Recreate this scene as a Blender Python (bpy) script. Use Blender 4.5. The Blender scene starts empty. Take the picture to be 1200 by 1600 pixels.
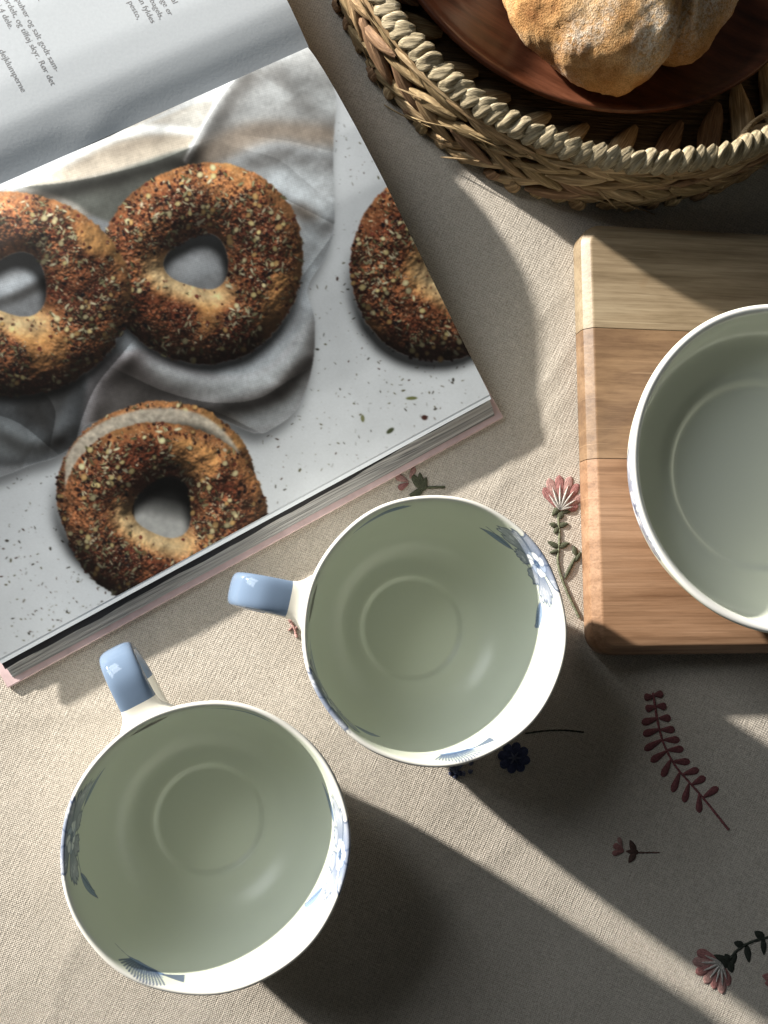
import bpy, bmesh, math, random
import numpy as np
from mathutils import Vector, Matrix, Quaternion

S = 0.01                       # every builder works in centimetres, the scene is in metres
R = math.radians
random.seed(7)
scene = bpy.context.scene
col = scene.collection

# ------------------------------------------------------------------ camera
F_PX, CAM_H, NADIR = 1600.0, 52.0, (340.0, 970.0)
_n = Vector(((NADIR[0]-600)/F_PX, (800-NADIR[1])/F_PX, -1.0)).normalized()
cam_q = _n.rotation_difference(Vector((0, 0, -1)))
cam_d = bpy.data.cameras.new('camera')
cam_d.sensor_fit = 'VERTICAL'; cam_d.sensor_height = 24.0
cam_d.lens = 24.0*F_PX/1600.0
cam_d.clip_start = 0.01; cam_d.clip_end = 50
cam = bpy.data.objects.new('camera', cam_d); col.objects.link(cam)
cam.location = (0, 0, CAM_H*S); cam.rotation_mode = 'QUATERNION'; cam.rotation_quaternion = cam_q
scene.camera = cam

def at(px, py, z=0.0):
    """spot measured on the photograph -> x, y in cm at the height z of the real thing"""
    d = cam_q @ Vector(((px-600)/F_PX, (800-py)/F_PX, -1.0))
    k = (z-CAM_H)/d.z
    return d.x*k, d.y*k

# ------------------------------------------------------------------ light: low sun and sky through one window
world = bpy.data.worlds.new('World'); scene.world = world; world.use_nodes = True
bg = world.node_tree.nodes['Background']
bg.inputs[0].default_value = (0.95, 1.0, 0.97, 1); bg.inputs[1].default_value = 0.03
SUN_AZ = Vector((-0.825, 0.565, 0)).normalized()      # from the table to the window
SUN_EL = R(15.0)
def lamp(name, kind, loc, power, colour, **kw):
    d = bpy.data.lights.new(name, kind); d.energy = power; d.color = colour
    for k, v in kw.items(): setattr(d, k, v)
    o = bpy.data.objects.new(name, d); col.objects.link(o); o.location = loc
    o.rotation_euler = (Vector((0.08, 0.08, 0.0))-Vector(loc)).to_track_quat('-Z', 'Y').to_euler()
    return o
_c = Vector((0.08, 0.08, 0))
sun_dir = SUN_AZ*math.cos(SUN_EL)+Vector((0, 0, math.sin(SUN_EL)))
lamp('low_sunlight', 'SPOT', _c+sun_dir*7.0, 7300, (1.0, 0.935, 0.84), spot_size=R(16), spot_blend=0.2, shadow_soft_size=0.11)
_side = Vector((0, 0, 1)).cross(SUN_AZ).normalized()
for i, (dx, dz) in enumerate(((-.26, .95), (.26, .95), (-.26, 1.55), (.26, 1.55))):
    lamp('window_pane_light', 'AREA', _c+SUN_AZ*1.75+_side*dx+Vector((0, 0, dz)), 5.2, (0.92, 0.97, 1.0),
         shape='RECTANGLE', size=0.46, size_y=0.54)
scene.view_settings.view_transform = 'Standard'
scene.view_settings.look = 'None'
scene.view_settings.exposure = 0.03
scene.view_settings.gamma = 1.0

# ------------------------------------------------------------------ helpers
def mesh(name, verts, faces, smooth=True):
    me = bpy.data.meshes.new(name)
    v = np.asarray(verts, dtype=np.float64)*S
    me.from_pydata(v.tolist() if len(v) < 20000 else [tuple(p) for p in v], [], faces)
    if smooth: me.polygons.foreach_set('use_smooth', [True]*len(me.polygons))
    me.update()
    return me
def grid_mesh(name, V, closed_u=False, closed_v=False, smooth=True):
    """V: (nu, nv, 3) array in cm"""
    nu, nv = V.shape[:2]
    idx = np.arange(nu*nv).reshape(nu, nv)
    a = idx if closed_u else idx[:-1]
    b = np.roll(idx, -1, 0) if closed_u else idx[1:]
    if closed_v: q = np.stack([a, b, np.roll(b, -1, 1), np.roll(a, -1, 1)], -1)
    else: q = np.stack([a[:, :-1], b[:, :-1], b[:, 1:], a[:, 1:]], -1)
    q = q.reshape(-1, 4).astype(np.int32)
    me = bpy.data.meshes.new(name)
    me.vertices.add(nu*nv); me.vertices.foreach_set('co', (V.reshape(-1, 3)*S).astype(np.float32).ravel())
    me.loops.add(q.size); me.loops.foreach_set('vertex_index', q.ravel())
    me.polygons.add(len(q)); me.polygons.foreach_set('loop_start', np.arange(0, q.size, 4, dtype=np.int32))
    me.update(calc_edges=True)
    me.polygons.foreach_set('use_smooth', [smooth]*len(q))
    return me
def colour_attr(me, rgb):
    a = me.color_attributes.new('print', 'FLOAT_COLOR', 'POINT')
    c = np.ones((len(me.vertices), 4), dtype=np.float32); c[:, :3] = rgb.reshape(-1, 3)
    a.data.foreach_set('color', c.ravel())
def obj(name, me, mat=None, parent=None, loc=(0, 0, 0), rot=(0, 0, 0), scale=(1, 1, 1)):
    o = bpy.data.objects.new(name, me); col.objects.link(o)
    if mat is not None and me is not None:
        if not me.materials: me.materials.append(mat)
        elif me.materials[0] is not mat:
            o.material_slots[0].link = 'OBJECT'; o.material_slots[0].material = mat
    o.parent = parent
    o.location = [c*S for c in loc]; o.rotation_euler = rot; o.scale = scale
    return o
def tag(o, label=None, cat=None, group=None, kind=None):
    for k, v in (('label', label), ('category', cat), ('group', group), ('kind', kind)):
        if v: o[k] = v
    return o
def thing(name, label, cat, loc=(0, 0, 0), rotz=0, group=None):
    return tag(obj(name, None, loc=loc, rot=(0, 0, rotz)), label, cat, group)

def catmull(pts, n):
    p = np.asarray(pts, float); p = np.vstack([2*p[0]-p[1], p, 2*p[-1]-p[-2]])
    out = []
    for i in range(1, len(p)-2):
        t = np.linspace(0, 1, n, endpoint=False)[:, None]
        a, b, c, d = p[i-1], p[i], p[i+1], p[i+2]
        out.append(.5*((2*b)+(-a+c)*t+(2*a-5*b+4*c-d)*t*t+(-a+3*b-3*c+d)*t**3))
    out.append(p[-2][None])
    return np.vstack(out)

class NT:
    """small wrapper to write node materials compactly"""
    def __init__(self, name):
        self.m = bpy.data.materials.new(name); self.m.use_nodes = True
        self.t = self.m.node_tree; self.p = self.t.nodes['Principled BSDF']
    def n(self, typ, ins=None, **props):
        nd = self.t.nodes.new(typ)
        for k, v in props.items(): setattr(nd, k, v)
        for k, v in (ins or {}).items():
            if isinstance(v, bpy.types.NodeSocket): self.t.links.new(v, nd.inputs[k])
            else: nd.inputs[k].default_value = v
        return nd
    def set(self, **kw):
        for k, v in kw.items():
            k = k.replace('_', ' ')
            if isinstance(v, bpy.types.NodeSocket): self.t.links.new(v, self.p.inputs[k])
            else: self.p.inputs[k].default_value = v
    def math(self, op, a, b=0.0):
        return self.n('ShaderNodeMath', {0: a, 1: b}, operation=op).outputs[0]
    def coords(self, scale=(1, 1, 1), rot=(0, 0, 0), kind='Object'):
        tc = self.n('ShaderNodeTexCoord')
        mp = self.n('ShaderNodeMapping', {'Vector': tc.outputs[kind], 'Scale': scale, 'Rotation': rot})
        return mp.outputs[0]
    def noise(self, vec, scale, detail=4, rough=.55, dist=0.0):
        return self.n('ShaderNodeTexNoise', {'Vector': vec, 'Scale': scale, 'Detail': detail, 'Roughness': rough, 'Distortion': dist}).outputs['Fac']
    def ramp(self, fac, stops):
        nd = self.n('ShaderNodeValToRGB', {'Fac': fac}); e = nd.color_ramp.elements
        while len(e) < len(stops): e.new(.5)
        for s, (p, c) in zip(e, stops): s.position = p; s.color = (*c, 1)
        return nd.outputs[0]
    def mix(self, fac, a, b, mode='MIX'):
        nd = self.n('ShaderNodeMix', data_type='RGBA', blend_type=mode)
        for k, v in ((0, fac), (6, a), (7, b)):
            if isinstance(v, bpy.types.NodeSocket): self.t.links.new(v, nd.inputs[k])
            else: nd.inputs[k].default_value = v if k == 0 else (*v, 1)
        return nd.outputs[2]
    def bump(self, h, strength, dist, normal=None):
        ins = {'Height': h, 'Strength': strength, 'Distance': dist}
        if normal is not None: ins['Normal'] = normal
        return self.n('ShaderNodeBump', ins).outputs[0]

# ------------------------------------------------------------------ materials
def mat_cloth():
    k = NT('linen_cloth')
    c = k.coords()
    w = k.n('ShaderNodeTexNoise', {'Vector': c, 'Scale': 60.0, 'Detail': 2.0}).outputs['Color']
    wc = k.n('ShaderNodeVectorMath', {0: w, 1: (.5, .5, .5)}, operation='SUBTRACT').outputs[0]
    wc = k.n('ShaderNodeVectorMath', {0: wc, 'Scale': .0022}, operation='SCALE').outputs[0]
    cc = k.n('ShaderNodeVectorMath', {0: c, 1: wc}, operation='ADD').outputs[0]
    rot = k.n('ShaderNodeMapping', {'Vector': cc, 'Rotation': (0, 0, R(27))}).outputs[0]
    sp = k.n('ShaderNodeSeparateXYZ', {0: rot})
    f = 2*math.pi/0.00125
    sx = k.math('SINE', k.math('MULTIPLY', sp.outputs[0], f)); sy = k.math('SINE', k.math('MULTIPLY', sp.outputs[1], f))
    weave = k.math('MULTIPLY', sx, sy)
    # slubs: threads that run thicker for a stretch
    sl1 = k.noise(k.n('ShaderNodeMapping', {'Vector': rot, 'Scale': (120, 900, 1)}).outputs[0], 1.0, 3)
    sl2 = k.noise(k.n('ShaderNodeMapping', {'Vector': rot, 'Scale': (900, 120, 1)}).outputs[0], 1.0, 3)
    fuzz = k.noise(c, 1100, 3)
    h = k.math('ADD', k.math('MULTIPLY', weave, .34), k.math('MULTIPLY', k.math('ADD', sl1, sl2), 1.35))
    h = k.math('ADD', h, k.math('MULTIPLY', fuzz, .45))
    tone = k.noise(c, 9, 3)
    base = k.ramp(tone, [(.3, (.51, .468, .41)), (.7, (.575, .533, .475))])
    thr = k.ramp(k.math('MULTIPLY', k.math('ADD', sl1, sl2), .5), [(.3, (.8, .79, .77)), (.7, (1.1, 1.1, 1.1))])
    colr = k.mix(1.0, base, thr, 'MULTIPLY')
    yarn = k.ramp(k.math('ADD', k.math('MULTIPLY', weave, .22), fuzz), [(.30, (.60, .585, .57)), (.62, (1.12, 1.12, 1.12))])
    colr = k.mix(.85, colr, yarn, 'MULTIPLY')
    k.set(Base_Color=colr, Roughness=.95, Normal=k.bump(h, .75, .00035))
    k.p.inputs['Specular IOR Level'].default_value = .15
    k.p.inputs['Sheen Weight'].default_value = .15
    return k.m
def mat_plain(name, rgb, rough=.6, spec=.4, bump_scale=0, bump_d=.0002, bump_s=.4, var=.12):
    k = NT(name); c = k.coords()
    n = k.noise(c, max(bump_scale, 150), 4)
    lo = tuple(x*(1-var) for x in rgb); hi = tuple(min(1, x*(1+var)) for x in rgb)
    k.set(Base_Color=k.ramp(n, [(.3, lo), (.7, hi)]), Roughness=rough)
    k.p.inputs['Specular IOR Level'].default_value = spec
    if bump_scale: k.set(Normal=k.bump(n, bump_s, bump_d))
    return k.m
def mat_thread(name, rgb):
    """embroidery floss: fine ridges across the stitched piece"""
    k = NT(name); c = k.coords()
    st = k.noise(k.n('ShaderNodeMapping', {'Vector': c, 'Scale': (500, 2600, 400)}).outputs[0], 1.0, 3)
    lo = tuple(x*.5 for x in rgb); hi = tuple(min(1, x*1.3) for x in rgb)
    fz = k.noise(c, 900, 3)
    k.set(Base_Color=k.mix(.8, k.ramp(st, [(.34, lo), (.64, hi)]), k.ramp(fz, [(.35, (.6, .6, .6)), (.62, (1.2, 1.2, 1.2))]), 'MULTIPLY'), Roughness=.85, Normal=k.bump(k.math('ADD', st, fz), 1.0, .0005))
    k.p.inputs['Specular IOR Level'].default_value = .3
    return k.m
def mat_wood(name, lo, hi, scale=(6, 60, 60), dark=None, rough=.45, spec=.4, knot=None, bump=.35):
    k = NT(name); c = k.coords(scale=scale)
    big = k.noise(k.coords(scale=(scale[0]*.7, scale[1]*.35, scale[2]*.35)), 1.0, 4, .5, 1.2)
    fine = k.noise(c, 3.0, 7, .65, .4)
    pore = k.noise(k.coords(scale=(scale[0]*12, scale[1]*14, scale[2]*14)), 1.0, 3)
    w = k.n('ShaderNodeTexWave', {'Vector': k.coords(scale=(scale[0]*.35, scale[1]*.4, scale[2]*.4)), 'Scale': 1.6, 'Distortion': 7.0, 'Detail': 3.0, 'Detail Scale': 1.4}, bands_direction='Y').outputs['Fac']
    fac = k.math('ADD', k.math('MULTIPLY', big, .62), k.math('ADD', k.math('MULTIPLY', fine, .32), k.math('MULTIPLY', w, .06)))
    base = k.ramp(fac, [(.36, dark or tuple(x*.6 for x in lo)), (.46, lo), (.62, hi)])
    base = k.mix(.55, base, k.ramp(pore, [(.3, (.72, .70, .68)), (.5, (1, 1, 1))]), 'MULTIPLY')
    streak = k.noise(k.coords(scale=(scale[0]*3, scale[1]*16, scale[2]*16)), 1.0, 4, .7)
    base = k.mix(.6, base, k.ramp(streak, [(.34, (.62, .58, .55)), (.56, (1.08, 1.08, 1.08))]), 'MULTIPLY')
    cutm = k.n('ShaderNodeMapping', {'Vector': k.coords(), 'Rotation': (0, 0, R(24)), 'Scale': (14, 700, 1)}).outputs[0]
    cutv = k.ramp(k.noise(cutm, 1.0, 1, .4), [(.70, (0, 0, 0)), (.74, (1, 1, 1))])
    base = k.mix(k.math('MULTIPLY', cutv, .35), base, tuple(min(1, x*1.25) for x in hi))
    stain = k.ramp(k.noise(k.coords(), 26, 3), [(.60, (1, 1, 1)), (.72, (.80, .70, .58))])
    base = k.mix(.8, base, stain, 'MULTIPLY')
    if knot:
        g = k.n('ShaderNodeMapping', {'Vector': k.coords(), 'Location': (-knot[0]*1.0, -knot[1], 0)}).outputs[0]
        ln = k.n('ShaderNodeVectorMath', {0: k.n('ShaderNodeMapping', {'Vector': g, 'Scale': (1.0, .55, 0)}).outputs[0]}, operation='LENGTH').outputs[1]
        ln2 = k.math('ADD', ln, k.math('MULTIPLY', k.noise(k.coords(), 60, 4), .026))
        rings = k.math('ADD', k.math('MULTIPLY', k.math('SINE', k.math('MULTIPLY', ln2, 1150)), .5), .5)
        msk = k.ramp(ln, [(.004, (1, 1, 1)), (.022, (0, 0, 0))])
        base = k.mix(k.math('MULTIPLY', msk, .3), base, k.ramp(rings, [(.2, (.13, .095, .055)), (.8, (.24, .18, .11))]))
    k.set(Base_Color=base, Roughness=rough, Normal=k.bump(k.math('ADD', fine, k.math('MULTIPLY', pore, .6)), bump, .0003))
    k.p.inputs['Specular IOR Level'].default_value = spec
    return k.m
def mat_print(name, rough, spec=.5, coat=0.0, bump=0.0):
    k = NT(name)
    a = k.n('ShaderNodeAttribute', attribute_name='print')
    k.set(Base_Color=a.outputs['Color'], Roughness=rough)
    k.p.inputs['Specular IOR Level'].default_value = spec
    k.p.inputs['Coat Weight'].default_value = coat
    if bump:
        k.set(Normal=k.bump(k.noise(k.coords(), 260, 3), bump, .0002))
    return k.m
def mat_glaze(name, rgb, rough=.1):
    k = NT(name); c = k.coords()
    n = k.noise(c, 45, 2)
    k.set(Base_Color=k.ramp(n, [(.3, tuple(x*.93 for x in rgb)), (.7, rgb)]), Roughness=rough, Normal=k.bump(n, .12, .0008))
    return k.m
def mat_fibre(name, lo, hi):
    k = NT(name); c = k.coords(scale=(60, 900, 500))
    n = k.noise(c, 1.0, 4, .6); t = k.noise(k.coords(), 90, 3)
    base = k.mix(k.math('MULTIPLY', t, .45), k.ramp(n, [(.36, tuple(x*.6 for x in lo)), (.5, lo), (.64, hi)]), tuple(x*.7 for x in lo))
    k.set(Base_Color=base, Roughness=.7, Normal=k.bump(n, 1.0, .0011))
    k.p.inputs['Specular IOR Level'].default_value = .25
    return k.m
def mat_page():
    k = NT('matt_coated_paper'); n = k.noise(k.coords(), 700, 3)
    k.set(Base_Color=k.ramp(n, [(.3, (.585, .63, .675)), (.7, (.625, .67, .715))]), Roughness=.45, Normal=k.bump(n, .15, .0002))
    k.p.inputs['Specular IOR Level'].default_value = .4
    return k.m
def mat_edges():
    k = NT('page_edges'); c = k.coords()
    n = k.noise(k.n('ShaderNodeMapping', {'Vector': c, 'Scale': (1, 1, 2600), 'Rotation': (0, 0, 0)}).outputs[0], 1.0, 3, .7)
    n2 = k.noise(k.n('ShaderNodeMapping', {'Vector': c, 'Scale': (14, 14, 3800)}).outputs[0], 1.0, 2, .6)
    k.set(Base_Color=k.mix(.5, k.ramp(n, [(.35, (.14, .145, .15)), (.62, (.58, .59, .60))]), k.ramp(n2, [(.38, (.10, .105, .11)), (.62, (.62, .62, .63))])), Roughness=.7)
    return k.m
M = dict(
    cloth=mat_cloth(), table=mat_wood('table_wood', (.2, .12, .07), (.3, .2, .12)),
    page=mat_page(), photo=mat_print('printed_photo', .38, .4), edges=mat_edges(),
    pink=mat_plain('pink_cover', (.62, .47, .48), .5), ink=mat_plain('grey_ink', (.27, .27, .28), .6),
    porcelain=mat_print('painted_porcelain', .3, .45), blue=mat_glaze('blue_glaze', (.15, .21, .305), .07), cream=mat_glaze('cream_glaze', (.78, .76, .69), .12),
)

# ================================================================== SETTING
rng = np.random.default_rng(3)
def lattice(n, seed): return np.random.default_rng(seed).random((n, n))
def vnoise(x, y, seed=0, n=64):
    """smooth value noise on arrays"""
    g = lattice(n, seed)
    xi = np.floor(x).astype(int); yi = np.floor(y).astype(int); fx = x-xi; fy = y-yi
    fx = fx*fx*(3-2*fx); fy = fy*fy*(3-2*fy)
    a = g[yi % n, xi % n]; b = g[yi % n, (xi+1) % n]; c = g[(yi+1) % n, xi % n]; d = g[(yi+1) % n, (xi+1) % n]
    return (a*(1-fx)+b*fx)*(1-fy)+(c*(1-fx)+d*fx)*fy
def fbm(x, y, seed=0, o=4, gain=.5):
    s = 0; w = 1; t = 0
    for i in range(o):
        s = s+w*vnoise(x*2**i+17.3*i, y*2**i+5.1*i, seed+i); t += w; w *= gain
    return s/t

tag(obj('table_top', mesh('table_top', [(-75, -75, -3), (95, -75, -3), (95, 95, -3), (-75, 95, -3), (-75, -75, -.1), (95, -75, -.1), (95, 95, -.1), (-75, 95, -.1)],
    [(3, 2, 1, 0), (4, 5, 6, 7), (0, 1, 5, 4), (1, 2, 6, 5), (2, 3, 7, 6), (3, 0, 4, 7)], False), M['table']), kind='structure')
gx, gy = np.meshgrid(np.linspace(-72, 92, 520), np.linspace(-72, 92, 520), indexing='ij')
gz = (fbm(gx/7+40, gy/7+40, 11, 3)-.5)*.16
gz += (fbm(gx/2.3+70, gy/2.3+70, 15, 2)-.5)*.035
gz = np.minimum(gz, .03)
for (cx_, cy_, an_, ln_, wd_, ht_) in ((17.6, 13.0, 62, 7, .28, .045), (17.2, 10.5, 55, 5, .22, .035), (16.2, 15.5, 48, 5, .3, .03), (8.5, -14.5, 24, 9, .35, .04), (22, -9, -35, 8, .4, .035), (-7.5, -4.5, 12, 6, .3, .035), (12, 22, 60, 6, .4, .03), (-6.5, -15, 75, 6, .35, .035)):
    ca_, sa_ = math.cos(R(an_)), math.sin(R(an_)); p_ = (gx-cx_)*ca_+(gy-cy_)*sa_; q_ = -(gx-cx_)*sa_+(gy-cy_)*ca_+.25*np.sin(p_*.6)
    gz += ht_*np.exp(-(q_/wd_)**2)*np.exp(-(p_/ln_)**2)
gz += .02*np.exp(-((gx*.55-gy*.83-2.2)/.35)**2)*np.exp(-((gx-16)/7)**2)
cloth = tag(obj('tablecloth', grid_mesh('tablecloth', np.stack([gx, gy, gz], -1)), M['cloth']),
            'beige linen tablecloth with embroidered flowers lying under everything', 'tablecloth')
CZ = .035

# ------------------------------------------------------------------ embroidery on the cloth
def petal_mesh(name, nl=12, nw=8, ridge=.10):
    """unit stitched piece: from the origin along +x, 1 long, 1 wide, domed with thread ridges"""
    t = np.linspace(0, 1, nl)[:, None]; s = np.linspace(-1, 1, nw*2+1)[None]
    w = .5*np.sin(np.pi*np.clip(t, 0.0, 1)**.75)**.7
    x = t+0*s; y = w*s
    z = np.sqrt(np.clip(1-s*s, 0, 1))*(.5+.5*np.sin(np.pi*t))*(1+ridge*np.cos(s*22))
    z = z-.25
    return grid_mesh(name, np.stack([x, y, z], -1))
PETAL = petal_mesh('stitched_piece')
def club_mesh(name, nl=14, nw=8):
    """the same, but narrow at the root and round at the tip"""
    t = np.linspace(0, 1, nl)[:, None]**.8; s = np.linspace(-1, 1, nw*2+1)[None]
    w = .5*np.sqrt(np.clip(1-np.clip((t-.68)/.32, 0, 1)**2, 0, 1))*(.22+.78*np.clip(t/.7, 0, 1)**.8)
    z = np.sqrt(np.clip(1-s*s, 0, 1))*(.55+.45*np.sin(np.pi*t))*(1+.10*np.cos(s*22)+.08*np.cos(t*40))-.25
    return grid_mesh(name, np.stack([t+0*s, w*s, z], -1))
CLUB = club_mesh('stitched_round_piece')
TH = {k: mat_thread('floss_'+k, c) for k, c in dict(rose=(.40, .185, .175), pink=(.48, .285, .26), white=(.75, .71, .66), green=(.11, .12, .075), sage=(.16, .17, .11),
      dark=(.035, .042, .032), red=(.235, .085, .09), blue=(.07, .088, .185), lilac=(.22, .25, .38), brown=(.12, .07, .06)).items()}
def stitch(name, parent, p, ang, ln, wd, hgt, c):
    return obj(name, CLUB if name in ('petal', 'frond_leaf') else PETAL, TH[c], parent, (p[0], p[1], CZ), (0, 0, ang), (ln, wd, hgt))
def ribbon(name, pts_px, wd, c, parent):
    """a line of stem stitch along measured points"""
    p = catmull([at(*q) for q in pts_px], 10)
    d = np.gradient(p, axis=0); d /= np.linalg.norm(d, axis=1)[:, None]; nrm = np.stack([-d[:, 1], d[:, 0]], 1)
    k = np.linspace(-1, 1, 7)
    al = np.cumsum(np.r_[0, np.linalg.norm(np.diff(p, axis=0), axis=1)])
    wv = wd*(.85+.25*np.abs(np.sin(al*9)))
    V = np.zeros((len(p), 7, 3))
    for j, s in enumerate(k):
        V[:, j, :2] = p+nrm*(s*wv)[:, None]
        V[:, j, 2] = CZ-.03+wd*1.1*math.sqrt(max(0, 1-s*s))*(.8+.3*np.abs(np.sin(al*9)))
    return obj(name, grid_mesh(name, V), TH[c], parent)
def pang(a, b):
    a, b = at(*a), at(*b); return math.atan2(b[1]-a[1], b[0]-a[0]), math.hypot(b[0]-a[0], b[1]-a[1])
def leaf(parent, a, b, wd, c, h=.09, name='stitched_leaf'):
    an, ln = pang(a, b); return stitch(name, parent, at(*a), an, ln, wd, h, c)
def fan_flower(stem, heart, tips, wd=.55):
    for i, tp in enumerate(tips):
        leaf(stem, heart, tp, wd, 'pink' if i % 2 else 'rose', .10, 'petal')
    for i, tp in enumerate(tips):
        e = (heart[0]+(tp[0]-heart[0])*.72, heart[1]+(tp[1]-heart[1])*.72)
        an, ln = pang(heart, e); o = stitch('petal_vein', stem, at(*heart), an, ln, .15, .10, 'white'); o.location.z += .0006

# pink flower beside the chopping board
f1 = tag(ribbon('embroidered_flower', [(872, 805), (874, 840), (872, 880), (884, 920), (905, 965)], .07, 'sage', cloth), 'pink fan-shaped embroidered flower on a green stem')
fan_flower(f1, (874, 797), [(849, 762), (857, 747), (874, 742), (892, 744), (904, 756), (909, 775), (903, 790)])
for a, b, w in [((876, 790), (862, 806), .35), ((874, 795), (892, 800), .4), ((878, 800), (872, 812), .4), ((870, 822), (858, 818), .3), ((872, 822), (888, 818), .3), ((872, 824), (866, 834), .3),
                ((873, 855), (855, 846), .3), ((873, 855), (890, 848), .3), ((874, 860), (858, 864), .25), ((882, 905), (900, 868), .2), ((900, 868), (896, 852), .3), ((898, 878), (908, 862), .25)]:
    leaf(f1, a, b, w, 'green')
# bud between the book and the mug
f2 = tag(ribbon('embroidered_bud', [(640, 775), (652, 766), (668, 762), (695, 761)], .07, 'green', cloth), 'small pink embroidered bud with dark green leaves')
for a, b, w, c in [((638, 752), (618, 744), .4, 'pink'), ((638, 755), (622, 764), .35, 'rose'), ((640, 748), (648, 730), .3, 'pink')]: leaf(f2, a, b, w, c, name='petal')
for a, b, w in [((660, 764), (642, 740), .45), ((658, 766), (656, 738), .4), ((660, 768), (666, 745), .35), ((660, 768), (642, 776), .3)]: leaf(f2, a, b, w, 'green')
# a tip of pink stitching by the mug's handle
f3 = tag(ribbon('embroidered_sprig', [(452, 968), (458, 978), (464, 996)], .07, 'pink', cloth), 'small tip of pink stitching under the handle')
for a, b in [((458, 980), (450, 986)), ((460, 984), (470, 974)), ((456, 974), (450, 968)), ((462, 978), (472, 984))]: leaf(f3, a, b, .14, 'pink', name='stitch')
# blue flowers at the foot of the mug
f4 = tag(ribbon('embroidered_blue_flower', [(820, 1146), (850, 1142), (880, 1141), (912, 1144)], .045, 'dark', cloth), 'dark blue embroidered flower with a thin dark stem')
for k in range(8):
    a = k*math.pi/4+.2; leaf(f4, (803, 1184), (803+26*math.cos(a), 1184+25*math.sin(a)), .5, 'blue', .10, 'petal')
for k in range(6):
    a = k*math.pi/3; o = leaf(f4, (803, 1184), (803+11*math.cos(a), 1184+11*math.sin(a)), .1, 'lilac', .10, 'petal_vein'); o.location.z += .0006
f5 = tag(leaf(cloth, (722, 1196), (700, 1204), .3, 'lilac', .1, 'embroidered_blue_blossom'), 'lilac and blue stitched blossom at the rim of the mug')
for k in range(16):
    a = (706+random.random()*32, 1192+random.random()*22); o = obj('knot_stitch', PETAL, TH[random.choice(['lilac', 'blue', 'lilac'])], cloth, (*at(*a), CZ), (0, 0, random.random()*6), (.28, .24, .11))
# red fern
f6 = tag(ribbon('embroidered_fern', [(1020, 1082), (1028, 1130), (1038, 1165), (1056, 1198), (1082, 1228), (1106, 1256), (1138, 1296)], .07, 'red', cloth), 'dark red embroidered fern frond')
fern = [((1021, 1088), (1006, 1090)), ((1021, 1086), (1036, 1084)), ((1024, 1104), (1008, 1108)), ((1025, 1103), (1041, 1104)), ((1028, 1122), (1002, 1130)), ((1029, 1122), (1048, 1122)), ((1031, 1139), (1004, 1148)), ((1032, 1140), (1054, 1140)),
        ((1035, 1155), (1006, 1172)), ((1036, 1156), (1062, 1156)), ((1042, 1173), (1016, 1190)), ((1042, 1172), (1068, 1170)), ((1048, 1186), (1034, 1214)), ((1050, 1190), (1078, 1190)), ((1062, 1206), (1050, 1238)), ((1066, 1210), (1092, 1202)),
        ((1076, 1224), (1068, 1254)), ((1080, 1226), (1102, 1214)), ((1092, 1240), (1092, 1270)), ((1098, 1246), (1122, 1230))]
for a, b in fern: leaf(f6, a, b, .42, 'red', .10, 'frond_leaf')
# small bud in the shade
f7 = tag(ribbon('embroidered_bud', [(978, 1330), (1000, 1332), (1030, 1332)], .05, 'brown', cloth), 'small dim pink and brown embroidered bud in the shade')
for a, b, w, c in [((974, 1328), (958, 1320), .35, 'rose'), ((974, 1330), (956, 1334), .3, 'rose'), ((972, 1324), (966, 1308), .25, 'pink')]: leaf(f7, a, b, w, c, name='petal')
for a, b, w in [((992, 1332), (984, 1312), .35), ((992, 1332), (982, 1348), .35), ((998, 1332), (978, 1330), .3)]: leaf(f7, a, b, w, 'brown')
# pink flower at the corner
f8 = tag(ribbon('embroidered_flower', [(1138, 1500), (1152, 1484), (1172, 1472), (1200, 1464), (1235, 1455)], .08, 'dark', cloth), 'pink fan-shaped embroidered flower with dark green sepals')
fan_flower(f8, (1126, 1504), [(1088, 1486), (1081, 1502), (1086, 1520), (1100, 1536), (1114, 1545), (1128, 1553), (1138, 1540)], .6)
for a, b, w in [((1140, 1506), (1114, 1492), .5), ((1140, 1506), (1118, 1506), .5), ((1140, 1502), (1132, 1490), .4), ((1140, 1502), (1143, 1520), .45), ((1162, 1478), (1146, 1472), .4), ((1166, 1476), (1170, 1504), .4),
                ((1194, 1466), (1178, 1455), .45), ((1192, 1466), (1193, 1492), .35), ((1150, 1490), (1140, 1512), .3)]: leaf(f8, a, b, w, 'dark')
f9 = tag(leaf(cloth, (1212, 1530), (1190, 1524), .5, 'rose', .1, 'embroidered_petal'), 'red stitched petal at the frame edge')
leaf(f9.parent, (1212, 1536), (1194, 1536), .45, 'rose', .1, 'embroidered_petal')

# ================================================================== COOKBOOK
TH_B = R(29.0)
BX = np.array([math.cos(TH_B), math.sin(TH_B)]); AX = np.array([math.sin(TH_B), -math.cos(TH_B)])
_us = np.array([0, .6, 1.5, 3, 5, 8, 12, 16, 20.4, 22]); _zs = np.array([2.7, 2.92, 3.08, 3.18, 3.15, 2.86, 2.25, 1.6, 1.0, .80])
_ul = np.array([0, .5, 1.2, 2.2, 4, 7, 12, 18, 24]); _zl = np.array([2.7, 2.83, 3.04, 3.26, 3.42, 3.5, 3.4, 2.8, 1.9])
def smooth_interp(x, xs, zs):
    xx = np.linspace(xs[0], xs[-1], 800); zz = np.interp(xx, xs, zs)
    k = np.exp(-np.linspace(-2, 2, 41)**2); k /= k.sum()
    pad = np.r_[2*zz[0]-zz[20:0:-1], zz, 2*zz[-1]-zz[-2:-22:-1]]
    return np.interp(x, xx, np.convolve(pad, k, 'valid'))
def z_right(u): return smooth_interp(u, _us, _zs)
def z_left(d): return smooth_interp(d, _ul, _zl)
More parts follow.
